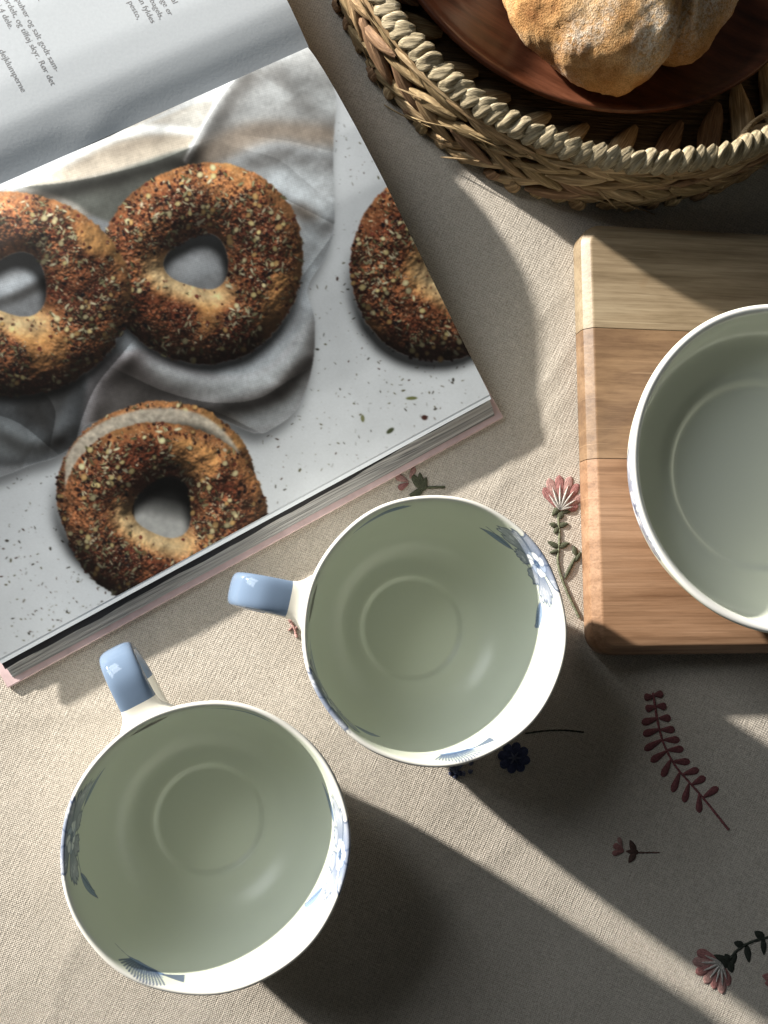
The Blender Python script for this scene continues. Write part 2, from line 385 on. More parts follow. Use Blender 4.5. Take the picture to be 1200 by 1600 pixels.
def book_xyz(u, w, z):
    a = u-23.6+.33*np.clip(1-u/20, 0, 1)                       # the raised gutter draws the leaves in a little
    return np.stack([AX[0]*a+BX[0]*w, AX[1]*a+BX[1]*w, z+0*u], -1)
book = thing('cookbook', 'open hardback cookbook showing a photograph of seeded bagels', 'book')

# --- the printed photograph, painted in the picture's own plane (units of about 1/32 cm)
PX0, PY0, PW, PH = -60, 40, 880, 1040
def srgb(r, g, b): return np.array([r, g, b], float)/255
YY, XX = np.mgrid[0:PH, 0:PW].astype(float); XX += PX0; YY += PY0
def gblur(a, s):
    fy = np.fft.fftfreq(PH)[:, None]; fx = np.fft.rfftfreq(PW)[None]
    g = np.exp(-2*(np.pi*s)**2*(fx*fx+fy*fy))
    return np.fft.irfft2(np.fft.rfft2(a)*g, s=(PH, PW))
def poly(pts, soft=0.0):
    m = np.zeros((PH, PW), bool); p = catmull(list(pts)+[pts[0]], 6) if len(pts) > 5 else np.array(list(pts)+[pts[0]], float)
    x0, y0 = max(0, int(p[:, 0].min()-PX0)-1), max(0, int(p[:, 1].min()-PY0)-1)
    x1, y1 = min(PW, int(p[:, 0].max()-PX0)+2), min(PH, int(p[:, 1].max()-PY0)+2)
    X = XX[y0:y1, x0:x1]; Y = YY[y0:y1, x0:x1]; mm = np.zeros(X.shape, bool)
    for (ax, ay), (bx, by) in zip(p[:-1], p[1:]):
        if ay == by: continue
        mm ^= ((ay > Y) != (by > Y)) & (X < (bx-ax)*(Y-ay)/(by-ay)+ax)
    m[y0:y1, x0:x1] = mm
    m = m.astype(float)
    return gblur(m, soft) if soft else m
def rnoise(sc, seed, o=4):
    q = np.random.default_rng(seed); a = 0; w = 1; t = 0
    for i in range(o):
        b = q.random((PH, PW))-.5
        if sc/2**i > .6: b = gblur(b, .42*sc/2**i)
        a = a+w*b/b.std(); t += w*w; w *= .5
    return .5+.14*a/math.sqrt(t)
def lay(img, mask, c): img += (np.asarray(c)-img)*np.clip(mask, 0, 1)[..., None]
def shade(img, mask, k): img *= (1+(k-1)*np.clip(mask, 0, 1))[..., None]

def paint_photo():
    r = np.random.default_rng(5)
    img = np.ones((PH, PW, 3))*srgb(212, 216, 219)
    n = rnoise(90, 31, 4); img *= (.93+.14*n)[..., None]
    img *= (1+.05*(r.random((PH, PW))-.5))[..., None]
    # plaster scratches and specks of seasoning on the table top
    def splats(cnt, pos, size, aspect, cols, alpha=1.0):
        for i in range(cnt):
            x, y = pos(); L = size[0]+(size[1]-size[0])*r.random()**2; W = max(.7, L*(aspect[0]+(aspect[1]-aspect[0])*r.random())); a = r.random()*math.pi
            ix, iy = x-PX0, y-PY0; e = int(L+2)
            xa, xb, ya, yb = int(ix)-e, int(ix)+e+1, int(iy)-e, int(iy)+e+1
            if xa < 0 or ya < 0 or xb > PW or yb > PH: continue
            dx = np.arange(xa, xb)[None]-ix; dy = np.arange(ya, yb)[:, None]-iy
            p = dx*math.cos(a)+dy*math.sin(a); q = -dx*math.sin(a)+dy*math.cos(a)
            d = np.sqrt((p/L)**2+(q/W)**2); m = np.clip((1.15-d)*min(L, 3)*.8, 0, 1)*alpha
            c = cols[r.integers(len(cols))]
            s = img[ya:yb, xa:xb]; s += (np.asarray(c)*(1.08-.25*np.clip(d, 0, 1))[..., None]-s)*m[..., None]
    splats(2200, lambda: (r.random()*860-50, r.random()*1000+60), (.6, 3.6), (.15, .45), [srgb(70, 66, 58), srgb(110, 104, 92), srgb(150, 150, 150), srgb(170, 172, 172)], .8)
    for cx, cy, sg, n_ in [(660, 575, 55, 110), (560, 480, 60, 70), (60, 950, 70, 130), (560, 650, 80, 45), (30, 840, 60, 80), (440, 700, 60, 40), (545, 230, 30, 40), (170, 930, 40, 60)]:
        splats(n_, lambda: (cx+sg*r.standard_normal(), cy+sg*r.standard_normal()), (.6, 3.4), (.2, .6), [srgb(52, 48, 40), srgb(88, 84, 60), srgb(64, 44, 38)])
    splats(1, lambda: (642, 622), (9, 9.1), (.3, .31), [srgb(112, 116, 70)]); splats(1, lambda: (566, 653), (6, 6.1), (.5, .51), [srgb(122, 124, 84)])
    splats(1, lambda: (609, 673), (7, 7.1), (.5, .51), [srgb(66, 72, 48)]); splats(1, lambda: (662, 653), (5, 5.1), (.8, .81), [srgb(70, 40, 34)])
    # ---- linen napkin
    cloth_poly = [(-60, 330), (210, 190), (478, 60), (500, 100), (517, 150), (514, 240), (518, 350), (505, 400), (478, 450), (490, 500), (487, 570), (465, 635), (425, 668), (395, 675), (330, 650), (250, 640), (140, 660), (120, 690), (60, 721), (-60, 715)]
    cm = poly(cloth_poly)
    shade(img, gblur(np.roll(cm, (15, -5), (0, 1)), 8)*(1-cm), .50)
    nap = np.ones_like(img)*srgb(150, 153, 156)
    def p(pts, soft, c=None, k=None):
        m = poly(pts, soft)
        if c is not None: lay(nap, m, srgb(*c))
        if k is not None: shade(nap, m, k)
    p([(-60, 340), (200, 190), (480, 60), (300, 240), (180, 320), (-60, 400)], 3, (176, 172, 164))
    p([(200, 205), (480, 62), (518, 160), (514, 225), (400, 215), (285, 250), (330, 160)], 2, (186, 188, 188))
    p([(430, 110), (512, 120), (516, 190), (460, 170)], 14, (150, 152, 152))
    p([(-60, 335), (180, 207), (300, 203), (306, 212), (180, 222), (-60, 345)], 3, (236, 238, 238))
    p([(60, 285), (190, 222), (300, 214), (292, 232), (150, 275), (40, 297)], 4, (172, 160, 144))
    p([(36, 292), (150, 277), (290, 232), (330, 250), (190, 345), (100, 310)], 2.5, (104, 106, 100))
    p([(285, 248), (345, 205), (420, 190), (514, 200), (512, 238), (430, 222), (360, 250), (320, 262)], 7, (138, 126, 114))
    p([(340, 262), (400, 232), (470, 236), (515, 240), (516, 340), (480, 400), (440, 320)], 9, (206, 211, 214))
    p([(440, 320), (470, 318), (500, 342), (470, 346)], 5, (132, 124, 116))
    p([(465, 350), (518, 352), (495, 420), (472, 460)], 8, (176, 182, 186))
    m = poly([(282, 250), (335, 158), (352, 140), (356, 146), (340, 166), (292, 252)], 1.6); lay(nap, m*.9, srgb(226, 228, 228))
    p([(150, 560), (230, 545), (340, 585), (420, 570), (486, 500), (488, 580), (460, 640), (400, 675), (330, 650), (240, 635), (130, 690), (120, 640)], 2.5, (150, 146, 148))
    p([(220, 556), (330, 590), (430, 565), (486, 490), (490, 540), (420, 612), (330, 628), (250, 600)], 9, (186, 190, 192))
    p([(150, 640), (200, 575), (240, 600), (330, 640), (280, 655), (140, 690)], 8, (104, 100, 98))
    p([(330, 640), (420, 625), (470, 580), (486, 570), (462, 640), (400, 674)], 6, (166, 170, 172))
    p([(300, 630), (360, 640), (390, 674), (340, 655)], 6, (110, 106, 102))
    p([(-60, 600), (40, 600), (126, 580), (128, 650), (118, 692), (60, 721), (-60, 715)], 4, (84, 86, 88))
    p([(-60, 640), (20, 655), (80, 690), (50, 716), (-60, 712)], 6, (112, 116, 118))
    p([(20, 640), (70, 600), (110, 600), (80, 680)], 6, (62, 62, 62))
    def crease(pts, wl, al, wr, ar):
        """fold edge: lighten within wl on its left side, darken within wr on its right side"""
        p_ = catmull(pts, 8); mg = 70
        xa, xb = max(0, int(p_[:, 0].min()-PX0)-mg), min(PW, int(p_[:, 0].max()-PX0)+mg); ya, yb = max(0, int(p_[:, 1].min()-PY0)-mg), min(PH, int(p_[:, 1].max()-PY0)+mg)
        X_, Y_ = XX[ya:yb, xa:xb], YY[ya:yb, xa:xb]; best = np.full(X_.shape, 1e9); side = np.zeros(X_.shape)
        for a_, b_ in zip(p_[:-1], p_[1:]):
            d_ = b_-a_; L_ = max(d_@d_, 1e-9); t_ = np.clip(((X_-a_[0])*d_[0]+(Y_-a_[1])*d_[1])/L_, 0, 1)
            ex, ey = X_-a_[0]-t_*d_[0], Y_-a_[1]-t_*d_[1]; q_ = ex*ex+ey*ey; m_ = q_ < best
            best = np.where(m_, q_, best); side = np.where(m_, d_[0]*ey-d_[1]*ex, side)
        dd_ = np.sqrt(best)
        nap[ya:yb, xa:xb] *= (1+np.where(side < 0, al*np.exp(-(dd_/wl)**1.5), -ar*np.exp(-dd_/wr))*np.clip((mg-dd_)/25, 0, 1))[..., None]
    crease([(35, 293), (120, 283), (230, 256), (292, 232)], 10, .14, 26, .30)
    crease([(286, 252), (320, 190), (352, 140), (378, 112)], 5, .22, 18, .14)
    crease([(190, 548), (150, 600), (130, 650), (116, 694)], 8, .0, 26, .0)
    crease([(116, 694), (128, 650), (150, 600), (192, 548)], 20, -.42, 22, -.10)
    crease([(200, 585), (260, 612), (330, 628), (400, 622), (455, 590)], 22, .16, 24, .30)
    crease([(240, 640), (300, 632), (350, 648), (392, 668)], 12, .08, 16, .22)
    crease([(400, 215), (450, 222), (512, 238)], 18, -.06, 22, -.10)
    crease([(420, 300), (470, 326), (512, 348)], 14, -.20, 20, -.08)
    crease([(440, 470), (470, 430), (512, 372)], 12, .08, 16, .18)
    crease([(-20, 640), (30, 660), (80, 700)], 12, -.25, 16, -.12)
    crease([(60, 600), (85, 640), (78, 690)], 10, .18, 16, .25)
    crease([(380, 235), (430, 250), (480, 290)], 30, .05, 30, .08)
    hN = 11*np.abs(rnoise(110, 201, 1)-.5)*2+2.2*(rnoise(34, 203, 2)-.5)*2
    def ridge(pts, w_, A_):
        p_ = catmull(pts, 8); best = np.full((PH, PW), 1e9)
        xa, xb = max(0, int(p_[:, 0].min()-PX0)-90), min(PW, int(p_[:, 0].max()-PX0)+90); ya, yb = max(0, int(p_[:, 1].min()-PY0)-90), min(PH, int(p_[:, 1].max()-PY0)+90)
        X_, Y_ = XX[ya:yb, xa:xb], YY[ya:yb, xa:xb]; bb = best[ya:yb, xa:xb]
        for a_, b_ in zip(p_[:-1], p_[1:]):
            d_ = b_-a_; t_ = np.clip(((X_-a_[0])*d_[0]+(Y_-a_[1])*d_[1])/max(d_@d_, 1e-9), 0, 1)
            np.minimum(bb, (X_-a_[0]-t_*d_[0])**2+(Y_-a_[1]-t_*d_[1])**2, out=bb)
        hN[ya:yb, xa:xb] += .8*A_*np.exp(-bb/(2*w_*w_))
    for pts, w_, A_ in (([(285, 250), (350, 145), (380, 110)], 14, 15), ([(130, 690), (150, 600), (200, 548)], 15, 17), ([(205, 556), (310, 598), (400, 590), (470, 530), (488, 490)], 22, 26), ([(260, 645), (340, 632), (420, 612), (480, 560)], 12, 9),
                        ([(340, 262), (420, 230), (512, 240)], 18, 15), ([(430, 300), (500, 345)], 12, 10), ([(40, 300), (180, 270), (290, 235)], 11, 12), ([(-20, 650), (50, 690), (110, 660)], 12, 11), ([(60, 620), (90, 680)], 9, 8),
                        ([(-30, 470), (20, 455), (70, 430)], 9, 10), ([(440, 100), (470, 150), (510, 180)], 14, 10), ([(480, 480), (470, 540), (430, 600)], 14, 8)):
        ridge(pts, w_, A_)
    hN = gblur(hN, 1.6); ny_, nx_ = np.gradient(hN); lamN = (.22*nx_+.72*ny_+.66)/np.sqrt(nx_**2+ny_**2+1)
    kN = np.clip(.30+1.06*lamN, .22, 1.5)
    nap *= kN[..., None]**np.array([.95, 1.0, 1.04])*.96
    wv = np.sin((XX*.9+YY*.5)*1.25)*np.sin((-XX*.5+YY*.9)*1.25)
    nap *= (1+.09*wv+.22*(rnoise(34, 51, 5)-.5)+.16*(rnoise(5, 53, 2)-.5)+.12*(r.random((PH, PW))-.5))[..., None]
    lay(img, gblur(cm, .8), nap)
    # ---- bagels: a raised ring lit from above, thickly seeded
    L = np.array([-.22, -.72, .66]); L /= np.linalg.norm(L)
    gold, tan, red, dark, pale = srgb(214, 158, 98), srgb(176, 114, 76), srgb(110, 60, 42), srgb(52, 26, 19), srgb(242, 220, 174)
    def bagel(cx, cy, rx, ry, hx, hy, hrx, hry, seed, rot=0.0, halo=True, ht=62, hole=True, cast=(10, 0), goldspots=()):
        dx, dy = XX-cx, YY-cy
        ph = np.arctan2(dy/ry, dx/rx)
        wob = 1+.022*np.sin(2*ph+seed)+.016*np.sin(3*ph+seed*2.1)+.02*(fbm(3+np.cos(ph)*2.2+8, 3+np.sin(ph)*2.2+8, seed, 3)-.5)
        ro = np.hypot(dx/rx, dy/ry)/wob
        ri = np.hypot((XX-hx)/hrx, (YY-hy)/hry)*(1+.10*np.sin(3*np.arctan2(YY-hy, XX-hx)+1.9))
        edge = .016*(rnoise(5, seed+3, 2)-.5)*2
        m = ((ro+edge) < 1) & (ri > 1) if hole else ((ro+edge) < 1)
        do = np.clip(1-ro, 0, 1)*min(rx, ry); di = np.clip(ri-1, 0, 9)*min(hrx, hry) if hole else 60+0*ro
        t = do/(do+di+1e-6)
        h = ht*np.clip(1-(2*t-1)**2, 0, 1)**.62
        lump = rnoise(14, seed+9, 3)-.5; grit = rnoise(3.2, seed+19, 2)-.5
        big = rnoise(60, seed+29, 3)
        under = np.clip((dy/ry-.35)*1.4, 0, 1)*np.clip((ro-.55)*2.4, 0, 1)
        rim_up = np.clip((ro-.74)*5, 0, 1)*np.clip(.45-dy/ry*.8+.4*dx/rx, 0, 1)
        inner = np.clip((1.95-ri)*1.5, 0, 1)*np.clip((YY-hy)/hry*.75-(XX-hx)/hrx*.35+.15, 0, 1) if hole else 0*ro
        w_gold = np.clip(rim_up*.6*np.clip(big*2.2-.3, 0, 1)+inner*1.25+.75*np.clip((rnoise(64, seed+59, 2)-.60)*7, 0, 1), 0, 1)
        for (sx, sy, sr) in goldspots: w_gold = np.clip(w_gold+np.exp(-((XX-sx)**2+(YY-sy)**2)/(2*sr*sr)), 0, 1)
        h2 = gblur(h, 2.0)+lump*11+grit*6*(1-.8*w_gold)
        gy_, gx_ = np.gradient(h2); nn = np.sqrt(gx_**2+gy_**2+1)
        lam = np.clip((-gx_*L[0]-gy_*L[1]+L[2])/nn, 0, 1)
        mm = np.clip(gblur(m.astype(float), .7), 0, 1)
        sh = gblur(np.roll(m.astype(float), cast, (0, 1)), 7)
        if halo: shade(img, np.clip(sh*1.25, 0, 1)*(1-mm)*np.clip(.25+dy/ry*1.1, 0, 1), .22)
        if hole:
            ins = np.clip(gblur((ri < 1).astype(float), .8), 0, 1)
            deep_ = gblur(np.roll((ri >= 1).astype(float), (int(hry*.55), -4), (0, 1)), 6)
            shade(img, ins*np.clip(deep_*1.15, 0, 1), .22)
        colr = tan+(red-tan)*np.clip((big-.32)*3.2, 0, 1)[..., None]
        colr = colr+(gold-colr)*w_gold[..., None]
        colr = colr+(pale-colr)*(np.clip(inner*1.3-.35, 0, 1)*.75)[..., None]
        colr = colr+(dark-colr)*(np.clip(under*1.0, 0, .75))[..., None]
        lit = (.31+.88*lam)*(.64+.68*rnoise(20, seed+69, 3))
        colr = colr*lit[..., None]*(1+grit*.9*(1-.7*w_gold))[..., None]
        lay(img, mm, np.clip(colr, 0, 1))
        seed_w = m*(1-.93*np.clip(w_gold*1.4, 0, 1))*np.clip(rnoise(34, seed+39, 3)*2.6-.62, .05, 1)*(1-.6*under)
        ys, xs = np.nonzero(seed_w > 0); pr = seed_w[ys, xs]; pr = pr/pr.sum(); area = m.sum()
        def pick():
            k = r.choice(len(ys), p=pr) if False else idx[r.integers(len(idx))]
            return xs[k]+PX0+r.random(), ys[k]+PY0+r.random()
        idx = r.choice(len(ys), size=6000, p=pr)
        litv = gblur(lit, 3)
        def seeds(cnt, size, asp, cols, dim=1.0):
            for c_ in cols:
                def f():
                    x, y = pick(); return x, y
                for _ in range(int(cnt/len(cols))):
                    x, y = f(); k = np.clip(litv[int(y-PY0), int(x-PX0)], .25, 1.1)*dim
                    splats(1, lambda: (x+.8, y+1.6), (size[0], size[1]), asp, [dark*.5], .55)
                    splats(1, lambda: (x, y), size, asp, [np.clip(c_*k, 0, 1)])
        q = area/50000.0
        seeds(1150*q, (1.0, 4.0), (.5, .9), [srgb(60, 28, 24), srgb(88, 42, 34), srgb(120, 58, 44), srgb(40, 22, 22)])
        seeds(1500*q, (.8, 2.6), (.5, .9), [srgb(200, 146, 112), srgb(170, 104, 74), srgb(222, 176, 136), srgb(136, 74, 52)])
        seeds(520*q, (1.6, 6.6), (.2, .4), [srgb(214, 204, 160), srgb(176, 170, 126), srgb(110, 106, 72), srgb(232, 222, 184)])
        seeds(48*q, (3.8, 6.0), (.75, .95), [srgb(236, 214, 150), srgb(240, 224, 172), srgb(226, 180, 116)])
        seeds(60*q, (2.0, 4.2), (.5, .8), [srgb(28, 24, 30), srgb(226, 210, 178)])
        spark = (r.random((PH, PW)) > .972)*m*np.clip(lam, 0, 1)*(1-.5*w_gold)
        lay(img, gblur(spark.astype(float), .6)*1.5, srgb(244, 222, 190))
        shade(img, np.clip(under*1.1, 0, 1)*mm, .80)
    bagel(690, 412, 150, 148, 742, 405, 58, 60, 4, cast=(14, -6), goldspots=((668, 420, 22),))
    bagel(315, 410, 154, 160, 308, 408, 50, 42, 2, cast=(12, 4))
    bagel(22, 457, 176, 160, 22, 444, 54, 48, 7, cast=(10, 6))
    # lower half of the split bagel shows behind its top
    bagel(246, 770, 160, 142, 246, 800, 20, 20, 11, hole=False, cast=(16, -8))
    cut = poly([(100, 770), (104, 710), (140, 670), (190, 646), (250, 636), (310, 646), (352, 676), (372, 716), (300, 700), (200, 690), (140, 740), (118, 800)], 1.5)
    cutc = srgb(206, 196, 178)*(.75+.5*rnoise(6, 77, 3))[..., None]
    lay(img, cut*.95, cutc)
    shade(img, poly([(118, 800), (128, 740), (160, 690), (220, 664), (300, 662), (352, 690), (380, 730), (250, 800)], 4), .45)
    hole_m = np.clip(gblur((np.hypot((XX-258)/50, (YY-796)/52) < 1).astype(float), 1.0), 0, 1)
    lay(img, hole_m, srgb(176, 176, 172)*(.9+.2*rnoise(8, 91, 3))[..., None])
    shade(img, hole_m*np.clip((815-YY+.25*(XX-258))/40, 0, 1), .16)
    bagel(255, 802, 158, 146, 256, 792, 46, 48, 13, halo=False)
    img = np.clip(img, 0, 1)
    img = np.stack([gblur(img[..., i], .55) for i in range(3)], -1)
    return np.clip(img, 0, 1)
_photo = paint_photo()
_cx = [-30.8, 280.38, 610.99, 116.63, -12.77, -45.96, -131.37, -26.56, 3.99, 49.89]
_cy = [300.91, 483.14, -271.17, 289.76, -50.35, 20.43, -322.97, 13.24, 2.19, 118.49]
def print_plane(u, w):
    """page position in cm -> place on the printed picture"""
    u = u/20; w = w/20
    A = [np.ones_like(u), u, w, u*u, u*w, w*w, u**3, u*u*w, u*w*w, u**4]
    return sum(a*b for a, b in zip(A, _cx)), sum(a*b for a, b in zip(A, _cy))
PAGE_W, W0, W1 = 20.18, -9.75, 17.8
nu, nw = 456, 612
U, W_ = np.meshgrid(np.linspace(0, PAGE_W, nu), np.linspace(W0, W1, nw), indexing='ij')
def page_wave(u, w): return .035*np.sin(w*.42+1.0)*np.clip(u/8, 0, 1)+.02*np.sin(u*.5+w*.23)*np.clip(u/6, 0, 1)
zr_ = z_right(U)+page_wave(U, W_)
me = grid_mesh('right_page', book_xyz(U, W_, zr_))
ix, iy = print_plane(U, W_); ix = np.clip(ix-PX0, 0, PW-2); iy = np.clip(iy-PY0, 0, PH-2)
x0 = ix.astype(int); y0 = iy.astype(int); fx = (ix-x0)[..., None]; fy = (iy-y0)[..., None]
sm = (_photo[y0, x0]*(1-fx)+_photo[y0, x0+1]*fx)*(1-fy)+(_photo[y0+1, x0]*(1-fx)+_photo[y0+1, x0+1]*fx)*fy
lin = np.where(sm <= .04045, sm/12.92, ((sm+.055)/1.055)**2.4)
colour_attr(me, np.clip(lin*np.array([.76, .785, .815]), 0, .8))
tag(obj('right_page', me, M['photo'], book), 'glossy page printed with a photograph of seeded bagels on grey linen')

def slab(name, us, top, bot, ws, mat, parent):
    """closed sheet between two height fields over (u, w)"""
    Ug, Wg = np.meshgrid(us, ws, indexing='ij')
    T = book_xyz(Ug, Wg, top(Ug, Wg)); B = book_xyz(Ug, Wg, bot(Ug, Wg))
    n, m = Ug.shape; V = np.concatenate([T.reshape(-1, 3), B.reshape(-1, 3)]); o = n*m; f = []
    for i in range(n-1):
        for j in range(m-1):
            a, b, c, d = i*m+j, (i+1)*m+j, (i+1)*m+j+1, i*m+j+1
            f.append((a, b, c, d)); f.append((o+d, o+c, o+b, o+a))
    ring = [i*m for i in range(n)]+[(n-1)*m+j for j in range(1, m)]+[i*m+m-1 for i in range(n-2, -1, -1)]+[j for j in range(m-2, 0, -1)]
    for a, b in zip(ring, ring[1:]+ring[:1]): f.append((b, a, o+a, o+b))
    mm = mesh(name, V, f); mm.set_sharp_from_angle(angle=R(40))
    return obj(name, mm, mat, parent)
# a few loose leaves under the open page
def gap(u, w): return .06+(.06+.16*np.clip((14-w)/16, 0, 1))*np.clip((u-11)/9, 0, 1)**1.6
sheets = slab('loose_pages', np.linspace(.25, 20.42, 60), lambda u, w: z_right(u)+page_wave(u, w)-.012, lambda u, w: z_right(u)+page_wave(u, w)-.012-.10*np.clip(u/2, .2, 1), np.linspace(W0+.02, W1-.02, 40), M['page'], book)
# a near-black strip that peeks out under them
dk = slab('dark_strip', np.linspace(15, 20.44, 24), lambda u, w: z_right(u)+page_wave(u, w)-.13, lambda u, w: z_right(u)+page_wave(u, w)-.15, np.linspace(W0+.03, W1-.03, 40), mat_plain('near_black', (.022, .022, .026), .45), book)
dk['label'] = 'near-black strip peeking out along the fore-edge'
for v_ in dk.data.vertices:                                     # the strip lies slightly askew
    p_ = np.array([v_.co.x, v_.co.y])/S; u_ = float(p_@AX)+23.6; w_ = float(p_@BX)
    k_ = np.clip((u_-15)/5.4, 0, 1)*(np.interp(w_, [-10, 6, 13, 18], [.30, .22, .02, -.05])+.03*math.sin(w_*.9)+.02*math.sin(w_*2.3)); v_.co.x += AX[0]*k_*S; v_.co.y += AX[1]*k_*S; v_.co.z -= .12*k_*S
# the block: fore-edge fanned out in steps down to the cover
def block():
    steps = 26; ws = np.linspace(W0+.05, W1-.05, 60); rows = []
    uu = np.linspace(.3, 20.5, 46)
    for u in uu:
        rows.append(book_xyz(u+0*ws, ws, z_right(u+0*ws)+page_wave(u, ws)-.125-gap(u, ws)))
    r_ = np.random.default_rng(8); topz = rows[-1][:, 2].copy(); bz = .27
    jit = np.array([.3*math.sin(k*1.3) for k in range(steps+1)])
    for k in range(1, steps+1):
        t = k/steps; u = 20.5+.72*t**.9+(.028 if k % 2 else -.02)+.012*jit[k]+.02*r_.standard_normal()
        rows.append(book_xyz(u+.012*np.sin(ws*.7+k), ws, topz*(1-t)+bz*t))
    rows.append(book_xyz(.3+0*ws, ws, bz+0*ws))
    V = np.stack(rows); m_ = grid_mesh('page_block', V, closed_u=True)
    bm = bmesh.new(); bm.from_mesh(m_); bmesh.ops.holes_fill(bm, edges=[e for e in bm.edges if e.is_boundary]); bm.to_mesh(m_); bm.free()
    m_.set_sharp_from_angle(angle=R(35))
    return obj('page_block', m_, M['edges'], book)
block()
# left-hand page and what lies under it
ul = np.linspace(0, 21, 90)
def left_z(u, w): return z_left(-u)+.05*np.sin(w*.33+.4)*np.clip(-u/7, 0, 1)+.05*np.exp(-((w-6.2)/1.3)**2-((u+.5)/.7)**2)
lp = slab('left_page', -ul[::-1], left_z, lambda u, w: left_z(u, w)-.03, np.linspace(W0, W1+.05, 120), M['page'], book)
slab('left_page_block', -np.linspace(.15, 20.8, 40)[::-1], lambda u, w: left_z(u, w)-.034, lambda u, w: .27+0*u, np.linspace(W0+.02, W1-.05, 30), M['edges'], book)
# hard cover
us_c = np.r_[np.linspace(-21.9, -.4, 12), np.linspace(0, 21.55, 14)]
def cov_top(u, w): return .25+0*u
cv = slab('cover', us_c, cov_top, lambda u, w: .04+0*u, np.linspace(W0-.4, W1+.36, 20), M['pink'], book)
cv['label'] = 'thin pink hard cover under the pages'
bv = cv.modifiers.new('round', 'BEVEL'); bv.width = .0006; bv.segments = 2; bv.limit_method = 'ANGLE'

# printed text on the left page
def text_line(s, u_end, w, size=.405):
    fc = bpy.data.curves.new('tmp', 'FONT'); fc.body = s; fc.size = size; fc.align_x = 'RIGHT'; fc.resolution_u = 3
    t = bpy.data.objects.new('tmp', fc); col.objects.link(t)
    bpy.context.view_layer.update()
    m_ = bpy.data.meshes.new_from_object(t.evaluated_get(bpy.context.evaluated_depsgraph_get()))
    bpy.data.objects.remove(t); bpy.data.curves.remove(fc)
    v = np.zeros(len(m_.vertices)*3); m_.vertices.foreach_get('co', v); v = v.reshape(-1, 3)
    u = u_end+v[:, 0]; ww = w+v[:, 1]
    V = book_xyz(u, ww, left_z(u, ww)+.006)*S
    m_.vertices.foreach_set('co', V.ravel().astype(np.float32)); m_.update(); m_.name = 'printed_line'
    return obj('printed_line', m_, M['ink'], lp)
for s, u, w in [('ft.', -6.97, 6.75), ('bagepulver og salt godt sam-', -3.55, 5.80), ('er fordelt, og tilføj skyr. Rør det', -3.04, 5.32), ('i 4 dele.', -6.25, 4.86), ('dejklumperne', -3.29, 3.92),
                ('kal', -4.35, 12.55), ('mange er', -3.92, 12.06), ('minibagels,', -3.91, 11.58), ('kan fyldes', -3.90, 11.10), ('m pesto,', -4.33, 10.58)]:
    text_line(s, u, w)

